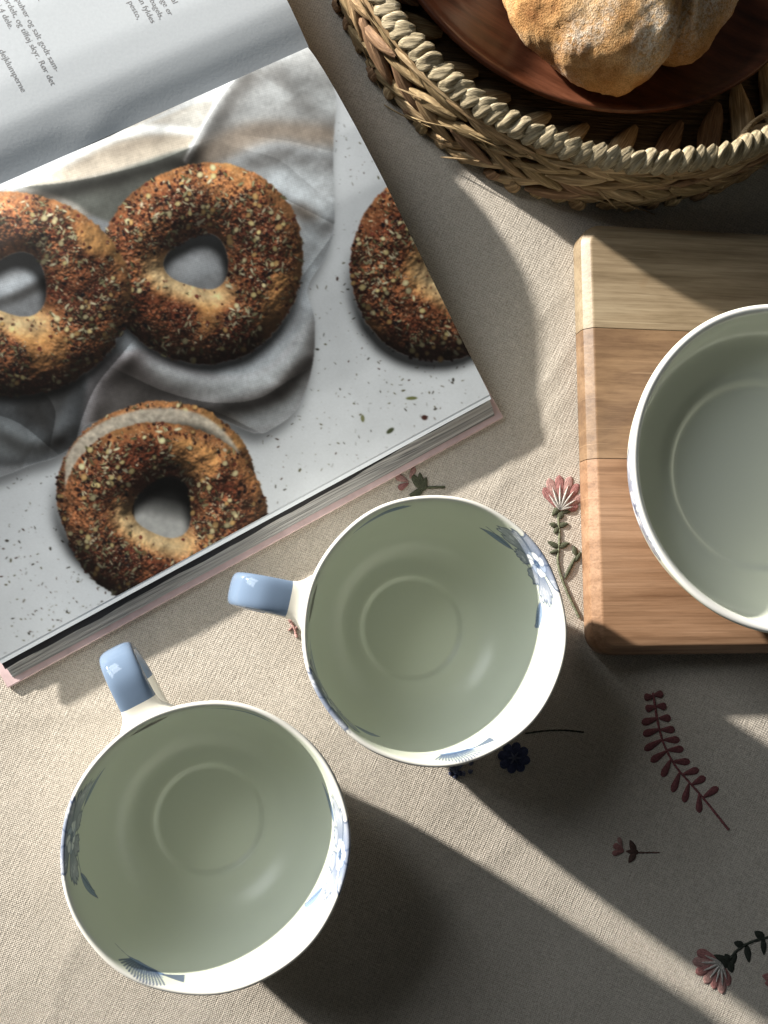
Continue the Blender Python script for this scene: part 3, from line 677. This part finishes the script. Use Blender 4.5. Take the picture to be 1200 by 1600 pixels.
# ================================================================== PORCELAIN
# --- blue transfer print: canvas of (distance round the rim, distance over the rim: + inside, - outside) in cm
DR, DX0, DX1, DY0, DY1 = .025, 0.0, 37.2, -2.2, 3.4
dw, dh = int((DX1-DX0)/DR), int((DY1-DY0)/DR)
DYY, DXX = np.mgrid[0:dh, 0:dw].astype(float); DXX = DX0+DXX*DR; DYY = DY0+DYY*DR
def paint_decor():
    r = np.random.default_rng(12)
    ink = np.zeros((dh, dw)); tint = np.zeros((dh, dw)); white = np.zeros((dh, dw))
    def win(x0, x1, y0, y1):
        return slice(max(0, int((y0-DY0)/DR)), max(0, min(dh, int((y1-DY0)/DR)+1))), slice(max(0, int((x0-DX0)/DR)), max(0, min(dw, int((x1-DX0)/DR)+1)))
    def stroke(pts, wd, k=1.0, tgt=None):
        tgt = ink if tgt is None else tgt
        p = np.asarray(pts, float)
        for i, (a, b) in enumerate(zip(p[:-1], p[1:])):
            s = win(min(a[0], b[0])-wd*2-.05, max(a[0], b[0])+wd*2+.05, min(a[1], b[1])-wd*2-.05, max(a[1], b[1])+wd*2+.05)
            X, Y = DXX[s], DYY[s]
            if X.size == 0: continue
            d = b-a; L = max(d@d, 1e-9); t = np.clip(((X-a[0])*d[0]+(Y-a[1])*d[1])/L, 0, 1)
            q = np.hypot(X-a[0]-t*d[0], Y-a[1]-t*d[1])
            tgt[s] = np.maximum(tgt[s], k*np.clip((wd-q)/DR+.5, 0, 1))
    def fill(pts, val, tgt, soft=0):
        p = np.asarray(list(pts)+[pts[0]], float); s = win(p[:, 0].min(), p[:, 0].max(), p[:, 1].min(), p[:, 1].max()); X, Y = DXX[s], DYY[s]
        if X.size == 0: return None, None
        m = np.zeros(X.shape, bool)
        for (ax, ay), (bx, by) in zip(p[:-1], p[1:]):
            if ay != by: m ^= ((ay > Y) != (by > Y)) & (X < (bx-ax)*(Y-ay)/(by-ay)+ax)
        v = val(X, Y) if callable(val) else val
        tgt[s] = np.where(m, v, tgt[s]); return s, m
    def petal(cx, cy, ang, ln, spread, deep=.55, n=15):
        tips = []
        for k in range(n):
            t = k/(n-1)*2-1; a = ang+t*spread; l = ln*(1-.22*t*t)*(1+.05*r.standard_normal())*(1+.05*math.sin(k*2.4))
            tips.append((cx+math.cos(a)*l, cy+math.sin(a)*l))
        base = (cx+math.cos(ang)*.1, cy+math.sin(ang)*.1)
        outline = [base]+tips
        def v(X, Y):
            d = np.hypot(X-cx, Y-cy)/ln; return .07+.8*deep*np.clip(1-d*1.3, 0, 1)**1.2+.5*np.clip(d-.74, 0, 1)
        fill(outline, v, tint); fill(outline, 0.0, ink); fill(outline, 1.0, white)
        stroke(outline+[base], .045, 1.0)
        for k in range(n*2):
            t = (k+.5)/(n*2)*2-1; a = ang+t*spread*.95; f0 = .25+.1*r.random(); f1 = .55+.4*r.random()
            stroke([(cx+math.cos(a)*ln*f0, cy+math.sin(a)*ln*f0), (cx+math.cos(a+.04)*ln*f1, cy+math.sin(a+.04)*ln*f1)], .02, .75)
            a2 = a; l = ln*(1-.22*t*t); stroke([(cx+math.cos(a2)*l*.97, cy+math.sin(a2)*l*.97), (cx+math.cos(a2)*l*.78, cy+math.sin(a2)*l*.78)], .02, .65)
    def leafp(x, y, a, ln, wd, k=.8):
        c, s_ = math.cos(a), math.sin(a); pts = []
        for t in np.linspace(0, 1, 12): w = wd*math.sin(math.pi*t**.8); pts.append((x+c*t*ln-s_*w, y+s_*t*ln+c*w))
        for t in np.linspace(1, 0, 12): w = -wd*math.sin(math.pi*t**.8); pts.append((x+c*t*ln-s_*w, y+s_*t*ln+c*w))
        fill(pts, k, tint); stroke(pts+[pts[0]], .02, .9); stroke([(x, y), (x+c*ln, y+s_*ln)], .018, .9)
        for t in np.linspace(.15, .85, 8):
            for sg in (1, -1):
                w = wd*math.sin(math.pi*t**.8)*.8*sg; stroke([(x+c*t*ln, y+s_*t*ln), (x+c*(t+.12)*ln-s_*w, y+s_*(t+.12)*ln+c*w)], .012, .7)
    def flower(cx, cy, k=1.0, flip=1):
        leafp(cx-1.7*k*flip, cy+1.1*k, (math.pi*.82 if flip > 0 else math.pi*.18), 1.7*k, .26*k, .75); leafp(cx+1.0*k*flip, cy+1.2*k, (.25 if flip > 0 else math.pi-.25), 1.8*k, .28*k, .8)
        leafp(cx+.2*k, cy-1.2*k, -.5*flip+(0 if flip > 0 else math.pi), 1.3*k, .3*k, .8)
        stroke([(cx-2.8*k*flip, cy+2.0*k), (cx-1.8*k*flip, cy+1.2*k), (cx, cy+.9*k), (cx+1.6*k*flip, cy+1.3*k), (cx+2.6*k*flip, cy+1.1*k)], .035, .95)
        for a, l, sp in [(2.9, 1.9, .42), (.15, 2.2, .44), (-.75, 1.8, .42), (-2.3, 1.7, .42), (2.1, 1.35, .42), (1.0, 1.35, .42), (-1.5, 1.5, .4)]:
            petal(cx, cy, a if flip > 0 else math.pi-a, l*k, sp, .85)
        for j in range(9):
            a = j*2*math.pi/9; px_, py_ = cx+.42*k*math.cos(a), cy+.38*k*math.sin(a); rr = .26*k
            ring = [(px_+rr*math.cos(b), py_+rr*.8*math.sin(b)) for b in np.linspace(0, 2*math.pi, 14)]
            fill(ring, .03 if j % 3 else .62, tint); fill(ring, 0, ink); fill(ring, 1.0, white); stroke(ring, .026, .9)
        for j in range(26):
            a = r.random()*6.28; d = .22*k*r.random(); stroke([(cx+d*math.cos(a), cy+d*math.sin(a)), (cx+(d+.1)*math.cos(a), cy+(d+.1)*math.sin(a))], .016, .7)
        fl = [(cx+.26*k*math.cos(b), cy+.22*k*math.sin(b)) for b in np.linspace(0, 6.2, 12)]; fill(fl, .7, tint)
    def bird(cx, cy, k=1.0, flip=1):
        P_ = lambda x, y: (cx+x*k*flip, cy+y*k)
        body = [P_(-1.1, .28), P_(-.6, .40), P_(0, .28), P_(.5, .12), P_(.5, -.02), P_(0, .02), P_(-.7, .10)]
        fill(body, .85, tint); stroke(body+[body[0]], .02, .7); stroke([P_(-1.1, .28), P_(-1.75, .42)], .02, .9)
        for j in range(16):
            t = j/15; x = -.95+1.1*t; stroke([P_(x, .18), P_(x-.28+.5*t, -.25-.22*math.sin(math.pi*t)), P_(x-.38+.8*t, -.42-.35*math.sin(math.pi*t*.8))], .045, 1.0)
            stroke([P_(x+.03, .18), P_(x-.2+.5*t, -.2-.2*math.sin(math.pi*t))], .04, .5, tint)
        for j in range(9):
            t = j/8-.5; stroke([P_(.45, .05), P_(1.25, .05+t*.55)], .045, 1.0)
    # positions: rim angle (deg) times rim radius 5.93
    X = lambda deg: (deg % 360)/360*37.2
    flower(X(31), .75, 1.12); bird(X(284), .92, 1.15); flower(X(213), .75, 1.1, -1)
    leafp(X(100), .75, 0, 2.2, .34, .95); leafp(X(110), .85, .12, 2.1, .32, .95)
    stroke([(X(104), .45), (X(112), .5), (X(122), .85)], .03, .9)
    for d in (70, 250, 330, 150): leafp(X(d), -1.3, .6, 1.2, .25, .6)
    base_in = np.array([.66, .70, .595]); base_out = np.array([.74, .735, .69]); blue = np.array([.085, .175, .37]); navy = np.array([.014, .045, .13])  # green cast of the shaded inside put into the white porcelain's inner colour
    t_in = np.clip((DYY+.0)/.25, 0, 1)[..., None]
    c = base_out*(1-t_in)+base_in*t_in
    c = c+(np.array([.76, .785, .81])-c)*white[..., None]
    c = c+(blue-c)*np.clip(tint, 0, 1)[..., None]
    c = c+(navy-c)*(np.clip(ink, 0, 1)*.85)[..., None]
    return c, base_in, base_out
DECOR, BASE_IN, BASE_OUT = paint_decor()
def decor_sample(theta, s, shift=0.0):
    x = ((theta+shift) % (2*math.pi))/(2*math.pi)*37.2; x = np.clip((x-DX0)/DR, 0, dw-2); y = np.clip((s-DY0)/DR, 0, dh-2)
    x0, y0 = x.astype(int), y.astype(int); fx, fy = (x-x0)[..., None], (y-y0)[..., None]
    return (DECOR[y0, x0]*(1-fx)+DECOR[y0, x0+1]*fx)*(1-fy)+(DECOR[y0+1, x0]*(1-fx)+DECOR[y0+1, x0+1]*fx)*fy
def lathe(name, prof, rim_i, nth, fine, coarse, wob, shift=0.0, inside_plain=False, plain=None):
    """prof: control points (r, z) from the foot, over the rim, to the centre of the floor"""
    p = catmull(prof, 40); al = np.r_[0, np.cumsum(np.linalg.norm(np.diff(p, axis=0), axis=1))]
    k_rim = np.argmax(p[:, 1]); s_all = al-al[k_rim]
    ss = []; s = s_all[0]
    while s < s_all[-1]:
        ss.append(s); s += fine if -1.8 < s < 3.2 else coarse
    ss.append(s_all[-1]); ss = np.array(ss)
    r_ = np.interp(ss, s_all, p[:, 0]); z_ = np.interp(ss, s_all, p[:, 1]); r_[-1] = .004
    th = np.linspace(0, 2*math.pi, nth, endpoint=False)
    T, Rr = np.meshgrid(th, r_, indexing='ij'); _, Z = np.meshgrid(th, z_, indexing='ij'); _, SS = np.meshgrid(th, ss, indexing='ij')
    near = np.clip((Z-z_.max()*.35)/(z_.max()*.65), 0, 1)**1.5
    Rr = Rr*(1+near*wob*(.55*np.cos(9*T+.6)+.5*np.cos(5*T+2)+.3*np.cos(3*T)))
    Z = Z+near*wob*3.2*np.cos(9*T+1.2)
    V = np.stack([Rr*np.cos(T), Rr*np.sin(T), Z], -1)
    m_ = grid_mesh(name, V, closed_u=True)
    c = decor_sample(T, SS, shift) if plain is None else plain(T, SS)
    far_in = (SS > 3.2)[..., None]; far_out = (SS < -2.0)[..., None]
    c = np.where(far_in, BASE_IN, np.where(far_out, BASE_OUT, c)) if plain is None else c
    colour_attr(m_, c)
    return m_
MUG_PROF = [(0.02, .22), (2.2, .22), (2.55, .2), (2.7, .02), (2.95, .0), (3.15, .22), (3.4, .6), (4.4, 1.25), (5.15, 2.2), (5.58, 3.6), (5.82, 5.2), (5.97, 6.5), (6.04, 6.86), (5.98, 7.02), (5.84, 7.0), (5.74, 6.75),
            (5.66, 6.2), (5.53, 5.0), (5.32, 3.7), (4.95, 2.6), (4.4, 1.75), (3.6, 1.2), (2.85, 1.0), (2.62, .965), (2.56, .93), (2.52, .84), (2.44, .78), (2.3, .77), (1.2, .76), (0.004, .76)]
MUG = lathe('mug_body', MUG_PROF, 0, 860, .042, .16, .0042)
# strap handle
def handle_mesh():
    path = catmull([(5.70, 5.95), (6.25, 6.10), (7.1, 6.26), (7.95, 6.25), (8.65, 5.88), (9.0, 5.1), (8.95, 4.0), (8.45, 3.0), (7.6, 2.25), (6.4, 2.0), (5.0, 2.05)], 9)
    n = len(path); d = np.gradient(path, axis=0); d /= np.linalg.norm(d, axis=1)[:, None]; nr = np.stack([-d[:, 1], d[:, 0]], 1)
    al = np.r_[0, np.cumsum(np.linalg.norm(np.diff(path, axis=0), axis=1))]; tt = al/al[-1]
    hw = .83+.50*np.exp(-(al/.5)**2)-.06*np.sin(np.pi*tt)+.15*np.exp(-((al[-1]-al)/.6)**2)
    th = .33+.12*np.exp(-(al/.5)**2)
    m_ = 28; V = np.zeros((n, m_, 3))
    for j in range(m_):
        a = 2*math.pi*j/m_; cx, sy = math.cos(a), math.sin(a)
        ex = math.copysign(abs(cx)**.62, cx); ey = math.copysign(abs(sy)**.75, sy)
        V[:, j, 0] = path[:, 0]+nr[:, 0]*ey*th; V[:, j, 2] = path[:, 1]+nr[:, 1]*ey*th; V[:, j, 1] = ex*hw
    me_ = grid_mesh('handle', V, closed_v=True)
    me_.materials.append(M['cream']); me_.materials.append(M['blue'])
    cut = np.searchsorted(path[:, 0], 6.98) if False else int(np.argmax(path[:, 0] > 6.68))
    mi = np.zeros((n-1, m_), int); mi[cut:, :] = 1; mi[path[:-1, 1] < 2.2] = 0
    me_.polygons.foreach_set('material_index', mi.ravel())
    return me_
HANDLE = handle_mesh()
def mug(loc, rz_handle, rz_print, label):
    t = thing('mug', label, 'mug', (*loc, .05), 0, 'two wide porcelain mugs on the tablecloth')
    obj('body', MUG, M['porcelain'], t, rot=(0, 0, R(rz_print)))
    obj('handle', HANDLE, None, t, rot=(0, 0, R(rz_handle)))['label'] = 'pale blue glazed strap handle'
    return t
mug((9.66, -.45), 168, 0, 'wide white porcelain mug with blue handle next to the chopping board')
mug((-.3, -9.45), 117, -38, 'wide white porcelain mug with blue handle nearest the bottom left corner')

# ================================================================== CHOPPING BOARD
BX0, BX1, BY0, BY1, BT = 18.95, 52.0, -1.95, 21.0, 1.8
def board_full():
    def outline(inset, rad):
        pts = []
        for cx, cy, a0 in ((BX1-rad, BY1-rad, 0), (BX0+rad, BY1-rad, 90), (BX0+rad, BY0+rad, 180), (BX1-rad, BY0+rad, 270)):
            for k in range(9):
                a = R(a0+k*11.25); pts.append((cx+(rad-inset)*math.cos(a), cy+(rad-inset)*math.sin(a)))
        return pts
    lev = [(.35, .0), (.12, .08), (0, .35), (0, 1.15), (.05, 1.38), (.42, 1.74), (.48, 1.78), (.56, 1.80)]
    bm = bmesh.new(); rings = [[bm.verts.new((x*S, y*S, z*S)) for x, y in outline(i, 1.2)] for i, z in lev]
    for a, b in zip(rings[:-1], rings[1:]):
        for k in range(len(a)): bm.faces.new((a[k], a[(k+1) % len(a)], b[(k+1) % len(b)], b[k]))
    bm.faces.new(rings[-1]); bm.faces.new(list(reversed(rings[0])))
    return bm
board = thing('chopping_board', 'thick wooden chopping board of three glued planks', 'chopping board', (0, 0, .04))
PL = [(15.22, 60, mat_wood('pale_plank', (.235, .18, .115), (.32, .26, .175), (4.5, 36, 36), (.15, .11, .065))),
      (8.25, 15.18, mat_wood('brown_plank', (.20, .125, .07), (.285, .19, .115), (7, 26, 26), (.12, .07, .04))),
      (-60, 8.21, mat_wood('reddish_plank', (.265, .155, .09), (.36, .225, .14), (4, 50, 50), (.16, .085, .045)))]
for (y0, y1, m_), lb in zip(PL, ('pale straw-coloured plank', 'brown middle plank', 'reddish-tan plank')):
    bm = board_full()
    for co, no in (((0, y0*S, 0), (0, -1, 0)), ((0, y1*S, 0), (0, 1, 0))):
        g = bm.verts[:]+bm.edges[:]+bm.faces[:]
        rr = bmesh.ops.bisect_plane(bm, geom=g, plane_co=co, plane_no=no, clear_outer=True)
        ed = [e for e in rr['geom_cut'] if isinstance(e, bmesh.types.BMEdge)]
        if ed: bmesh.ops.holes_fill(bm, edges=ed)
    me = bpy.data.meshes.new('plank'); bm.to_mesh(me); bm.free()
    me.polygons.foreach_set('use_smooth', [True]*len(me.polygons)); me.set_sharp_from_angle(angle=R(32))
    obj('plank', me, m_, board)['label'] = lb

# ================================================================== BOWL
BOWL_PROF = [(0.02, .5), (3.6, .5), (3.9, .4), (4.0, .02), (4.3, .0), (4.45, .5), (5.2, 1.2), (6.6, 1.75), (7.6, 2.8), (7.98, 4.0), (8.14, 4.35), (8.16, 4.55), (8.02, 4.66), (7.82, 4.60), (7.70, 4.42),
             (7.62, 3.9), (7.5, 3.1), (7.0, 2.35), (5.7, 1.95), (4.95, 1.88), (4.8, 1.8), (4.68, 1.72), (4.3, 1.70), (2.5, 1.68), (0.004, 1.68)]
def bowl_plain(T, SS):
    c = decor_sample(T, np.minimum(SS*1.0+1.9, 3.3), .31)
    t = np.clip((SS+.22)/.1, 0, 1)[..., None]; inn = np.array([.70, .735, .645])
    t2 = np.clip((SS-.15)/.25, 0, 1)[..., None]
    c = np.where((SS < -2.4)[..., None], BASE_OUT, c)
    white = np.array([.82, .825, .80]); c = c*(1-t)+white*t
    return c*(1-t2)+inn*t2
BOWL = lathe('bowl_body', BOWL_PROF, 0, 640, .07, .16, .0012, plain=bowl_plain)
bowl = tag(obj('bowl', BOWL, M['porcelain'], loc=(27.45, 7.22, 1.85)), 'large shallow white bowl with sage inside standing on the chopping board', 'bowl')

# ================================================================== BASKET
BC = (20.9, 38.3)
basket = thing('woven_basket', 'round woven seagrass basket with a twisted rope rim', 'basket', (*BC, .04))
FIB = [mat_fibre('seagrass_tan', (.28, .185, .095), (.50, .355, .195)), mat_fibre('seagrass_pale', (.39, .275, .15), (.63, .485, .30)),
       mat_fibre('seagrass_brown', (.23, .135, .075), (.41, .26, .15)), mat_fibre('seagrass_olive', (.27, .19, .095), (.46, .345, .19))]
ROPE = [mat_fibre('paper_rope', (.31, .255, .16), (.56, .475, .325)), mat_fibre('paper_rope_pale', (.36, .30, .195), (.64, .55, .395))]
def strand_mesh(name, L, Wd, T, seed, curve=0.0, twist=.8, nl=16, nc=14, blunt=.55):
    r = np.random.default_rng(seed); t = np.linspace(0, 1, nl)
    prof = np.sin(np.pi*np.clip(t*.94+.03, 0, 1))**blunt
    wig = .06*Wd*np.sin(t*7+seed); ph = np.linspace(0, 2*math.pi, nc, endpoint=False)
    fold = .22*np.cos(3*ph+seed)+.14*np.cos(5*ph+seed*2)
    V = np.zeros((nl, nc, 3))
    for i in range(nl):
        a = twist*(t[i]-.5); k = prof[i]
        y = np.cos(ph)*Wd/2*k*(1+fold*.5); z = np.sin(ph)*T/2*k*(1+fold)
        V[i, :, 0] = (t[i]-.5)*L; V[i, :, 1] = y*math.cos(a)-z*math.sin(a)+wig[i]; V[i, :, 2] = y*math.sin(a)+z*math.cos(a)
    V[:, :, 2] -= curve*V[:, :, 0]**2
    return grid_mesh(name, V, closed_v=True)
OUT = [strand_mesh('outer_strand', 3.2+.35*(i % 3), .78+.14*(i % 2), .5, i+1, .033, 1.0-.6*(i % 2)) for i in range(6)]
INN = [strand_mesh('inner_strand', 4.6, 1.35, .5, i+20, -.03, .5) for i in range(4)]
WRAP = [strand_mesh('rim_wrap', 1.36, .84, .6, i+40, .30, .35, 16, 18, .36) for i in range(5)]
RING = [strand_mesh('binding_strand', 5.2, .5, .3, i+60, .032, 1.5, 18, 10, .3) for i in range(3)]
COIL = [strand_mesh('base_wrap', 1.1, .85, .6, i+80, .03, .3, 10, 12, .4) for i in range(3)]
def wall_r(z): return float(np.interp(z, [0, .6, 1.6, 3, 4.4, 5.4], [15.2, 15.6, 15.75, 15.65, 15.45, 15.3]))
def place(name, me, mat, th, r, z, slant, lean=0.0, roll=0.0, inward=False):
    """lay a strand on the wall: its length along the tangent, slanted up or down, its flat side outward"""
    rad = Vector((math.cos(th), math.sin(th), 0)); tan = Vector((-math.sin(th), math.cos(th), 0)); up = Vector((0, 0, 1))
    nrm = (-rad if inward else rad)*math.cos(lean)+up*math.sin(lean)
    upp = nrm.cross(tan) if not inward else tan.cross(nrm)
    upp = nrm.cross(tan).normalized()
    x = (tan*math.cos(slant)+upp*math.sin(slant)).normalized(); y = nrm.cross(x).normalized()
    m = Matrix((x, y, nrm)).transposed()
    if roll: m = m @ Matrix.Rotation(roll, 3, 'X')
    o = obj(name, me, mat, basket, (r*math.cos(th), r*math.sin(th), z)); o.rotation_euler = m.to_euler()
    return o
rr = random.Random(4)
for row, (z, sl, n, ph) in enumerate(((1.05, .40, 46, 0), (1.95, -.40, 46, .5), (2.9, .42, 46, .25), (3.75, -.36, 46, .6))):
    for k in range(n):
        th = (k+ph+rr.uniform(-.12, .12))/n*2*math.pi
        place('outer_strand', OUT[rr.randrange(6)], rr.choices(FIB, (5, 3, 2, 4))[0], th, wall_r(z)+.05+rr.uniform(-.12, .1), z+rr.uniform(-.1, .1), sl+rr.uniform(-.12, .12), .12-.1*row, rr.uniform(-.3, .3))
for k in range(30):
    th = (k+rr.uniform(-.15, .15))/30*2*math.pi
    place('binding_strand', RING[k % 3], FIB[(0, 1, 0)[k % 3]], th, 15.72+rr.uniform(-.05, .08), 4.5+rr.uniform(-.06, .06), .07*rr.uniform(-1, 1), .5)
for k in range(72):
    th = (k+rr.uniform(-.2, .2))/72*2*math.pi
    place('base_wrap', COIL[k % 3], rr.choice(FIB), th, 15.75+rr.uniform(-.1, .12), .42+rr.uniform(-.04, .06), 1.3+rr.uniform(-.25, .25), -.1)
n = 142
for k in range(n):
    th = (k+rr.uniform(-.12, .12))/n*2*math.pi
    place('rim_wrap', WRAP[rr.randrange(5)], ROPE[rr.random() < .4], th, 15.45+rr.uniform(-.04, .04), 5.2+rr.uniform(-.03, .03), .92+rr.uniform(-.1, .1), 1.0, rr.uniform(-.15, .15))
for row, (r_, z, n, sl) in enumerate(((15.0, 3.6, 40, .75), (14.6, 1.7, 34, -.8), (13.2, .95, 30, .85))):
    for k in range(n):
        th = (k+.3*row+rr.uniform(-.15, .15))/n*2*math.pi
        place('inner_strand', INN[rr.randrange(4)], rr.choice(FIB), th, r_, z, sl+rr.uniform(-.15, .15), (.15, .75, 1.4)[row], rr.uniform(-.2, .2), True)
tt = np.linspace(0, 2*math.pi, 120, endpoint=False)
V = np.stack([np.stack([rd*np.cos(tt), rd*np.sin(tt), z+0*tt], -1) for rd, z in ((.1, .05), (15.0, .05), (15.3, 1.2), (15.3, 3.0), (15.2, 4.9), (15.05, 4.9), (15.1, 3.0), (15.0, 1.2), (14.6, .5), (.1, .45))])
obj('basket_core', grid_mesh('basket_core', V, closed_v=True), mat_fibre('seagrass_core', (.12, .08, .045), (.2, .14, .08)), basket)
ct = np.linspace(0, 2*math.pi, 160, endpoint=False); cs = np.linspace(0, 2*math.pi, 10, endpoint=False)
V = np.stack([np.stack([(15.45+.3*np.cos(c))*np.cos(ct), (15.45+.3*np.cos(c))*np.sin(ct), 5.08+.3*np.sin(c)+0*ct], -1) for c in cs])
obj('rim_cord', grid_mesh('rim_cord', V, closed_u=True, closed_v=True), ROPE[0], basket)
HAIR = [strand_mesh('loose_fibre', 2.4+.5*i, .10, .06, i+90, .05*(i-1), 2.0, 12, 6, .2) for i in range(3)]
for k in range(70):
    th = rr.uniform(0, 2*math.pi)
    place('loose_fibre', HAIR[k % 3], FIB[(1, 0, 3)[k % 3]], th, 16.0+rr.uniform(-.1, .2), rr.uniform(.6, 4.6), rr.uniform(-.9, .9), rr.uniform(0, .4))
# a loose blade over the rim on the right
lb = catmull([at(1146, 238, 5.4), at(1160, 212, 4.8), at(1185, 185, 4.2), at(1230, 160, 3.4)], 6)
tz = np.interp(np.linspace(0, 1, len(lb)), [0, .3, 1], [5.3, 4.9, 3.0])
V = np.stack([np.stack([lb[:, 0]-BC[0]+.16*math.cos(a), lb[:, 1]-BC[1]+.16*math.sin(a), tz+.16*math.sin(a*1.7)], -1) for a in np.linspace(0, 2*math.pi, 8, endpoint=False)])
obj('loose_blade', grid_mesh('loose_blade', V, closed_u=True), FIB[1], basket)

# ================================================================== WOODEN PLATE
PP = catmull([(.01, .9), (9.5, .9), (11.2, 1.0), (12.2, 1.25), (12.8, 1.62), (13.0, 1.68), (13.12, 1.58), (13.05, 1.3), (12.0, .7), (9.5, .12), (9.0, 0), (.01, 0)], 6)
th = np.linspace(0, 2*math.pi, 160, endpoint=False)
V = np.stack([np.stack([r_*np.cos(th), r_*np.sin(th), z+0*th], -1) for r_, z in PP])
tag(obj('wooden_plate', grid_mesh('wooden_plate', V, closed_v=True), mat_wood('dark_red_wood', (.085, .028, .014), (.16, .06, .032), (7, 55, 55), (.04, .014, .008), rough=.32, spec=.45), loc=(20.6, 39.85, 1.25), rot=(0, 0, R(-28))),
    'dark reddish-brown round wooden plate lying in the basket', 'plate')

# ================================================================== BREAD
def mat_crust():
    k = NT('flour_dusted_crust'); c = k.coords()
    n1 = k.noise(c, 55, 5, .6); n2 = k.noise(c, 420, 4, .65); n3 = k.noise(c, 24, 3, .5, .5); n4 = k.noise(c, 1300, 3, .6)
    base = k.ramp(n1, [(.28, (.28, .13, .045)), (.44, (.49, .275, .11)), (.64, (.66, .44, .225))])
    fl = k.math('MULTIPLY', k.ramp(n3, [(.44, (0, 0, 0)), (.62, (1, 1, 1))]), k.ramp(n2, [(.36, (0, 0, 0)), (.6, (1, 1, 1))]))
    base = k.mix(k.math('MULTIPLY', fl, .85), base, (.74, .69, .60))
    h = k.math('ADD', k.math('MULTIPLY', n1, .7), k.math('ADD', k.math('MULTIPLY', n2, .6), k.math('MULTIPLY', n4, .45)))
    base = k.mix(.7, base, k.ramp(n4, [(.36, (.55, .45, .36)), (.6, (1.2, 1.2, 1.2))]), 'MULTIPLY')
    k.set(Base_Color=base, Roughness=.75, Normal=k.bump(h, .8, .0013))
    k.p.inputs['Specular IOR Level'].default_value = .25
    return k.m
def bread():
    bm = bmesh.new(); bmesh.ops.create_icosphere(bm, subdivisions=6, radius=1)
    me_ = bpy.data.meshes.new('bread_roll'); bm.to_mesh(me_); bm.free()
    v = np.zeros(len(me_.vertices)*3); me_.vertices.foreach_get('co', v); d = v.reshape(-1, 3); d = d/np.linalg.norm(d, axis=1)[:, None]
    # outline seen from above: a pointed main lobe, a notch, a smaller lobe on the right
    out = np.array([(-6.6, 1.5), (-6.5, -.95), (-5.9, -2.7), (-3.9, -4.5), (-2.1, -5.75), (0, -6.25), (1.5, -5.3), (2.55, -3.75), (3.3, -4.15), (4.1, -4.0), (5.6, -2.2), (6.8, -.1), (6.6, 2.5), (5, 4.6), (2, 5.6), (-2, 5.6), (-5, 4.2)])
    pa = np.arctan2(out[:, 1], out[:, 0]); pr = np.hypot(out[:, 0], out[:, 1]); o_ = np.argsort(pa)
    fi = np.linspace(-math.pi, math.pi, 720); fr = np.interp(fi, pa[o_], pr[o_], period=2*math.pi)
    k_ = np.exp(-np.linspace(-2, 2, 15)**2); fr = np.convolve(np.r_[fr[-7:], fr, fr[:7]], k_/k_.sum(), 'valid')
    rho = np.hypot(d[:, 0], d[:, 1]); Rf = np.interp(np.arctan2(d[:, 1], d[:, 0]), fi, fr)
    hh = 3.3*np.sign(d[:, 2])*np.abs(d[:, 2])**.85
    blend = np.clip(rho, 0, 1)**.5
    p = np.stack([d[:, 0]/np.maximum(rho, 1e-6)*rho**.9*(Rf*blend+5.4*(1-blend)), d[:, 1]/np.maximum(rho, 1e-6)*rho**.9*(Rf*blend+5.4*(1-blend)), hh], 1)
    # the crease that runs from the notch over the top, and a lower shoulder to its right
    cxl = np.interp(p[:, 1], [-6, -3.9, -1.5, 1, 6], [2.3, 2.5, 2.35, 1.6, .6]); dd = p[:, 0]-cxl
    upm = np.clip((p[:, 2]+1.2)/1.5, 0, 1)
    p[:, 2] -= upm*(1.15*np.exp(-(dd/.30)**2)+.6*np.clip(dd/1.0, 0, 1))
    p[:, 2] += upm*.35*np.exp(-((dd+1.1)/.8)**2)
    l1 = fbm(p[:, 0]*.7+p[:, 2]*.4+20, p[:, 1]*.7+p[:, 2]*.5+20, 61, 3)-.5; l2 = fbm(p[:, 0]*2.6+p[:, 2]+40, p[:, 1]*2.6-p[:, 2]+40, 71, 4)-.5
    l3 = fbm(p[:, 0]*6+p[:, 2]*3+60, p[:, 1]*6-p[:, 2]*3+60, 81, 3)-.5
    p = p*(1+.055*l1+.022*l2+.022*l3)[:, None]
    p[:, 2] = np.maximum(p[:, 2], -2.4+.05*l2)
    me_.vertices.foreach_set('co', (p*S).ravel().astype(np.float32)); me_.polygons.foreach_set('use_smooth', [True]*len(me_.polygons)); me_.update()
    return me_
tag(obj('bread_roll', bread(), mat_crust(), loc=(20.5, 33.2, 4.56)), 'rustic golden bread roll dusted with flour lying on the wooden plate', 'bread')
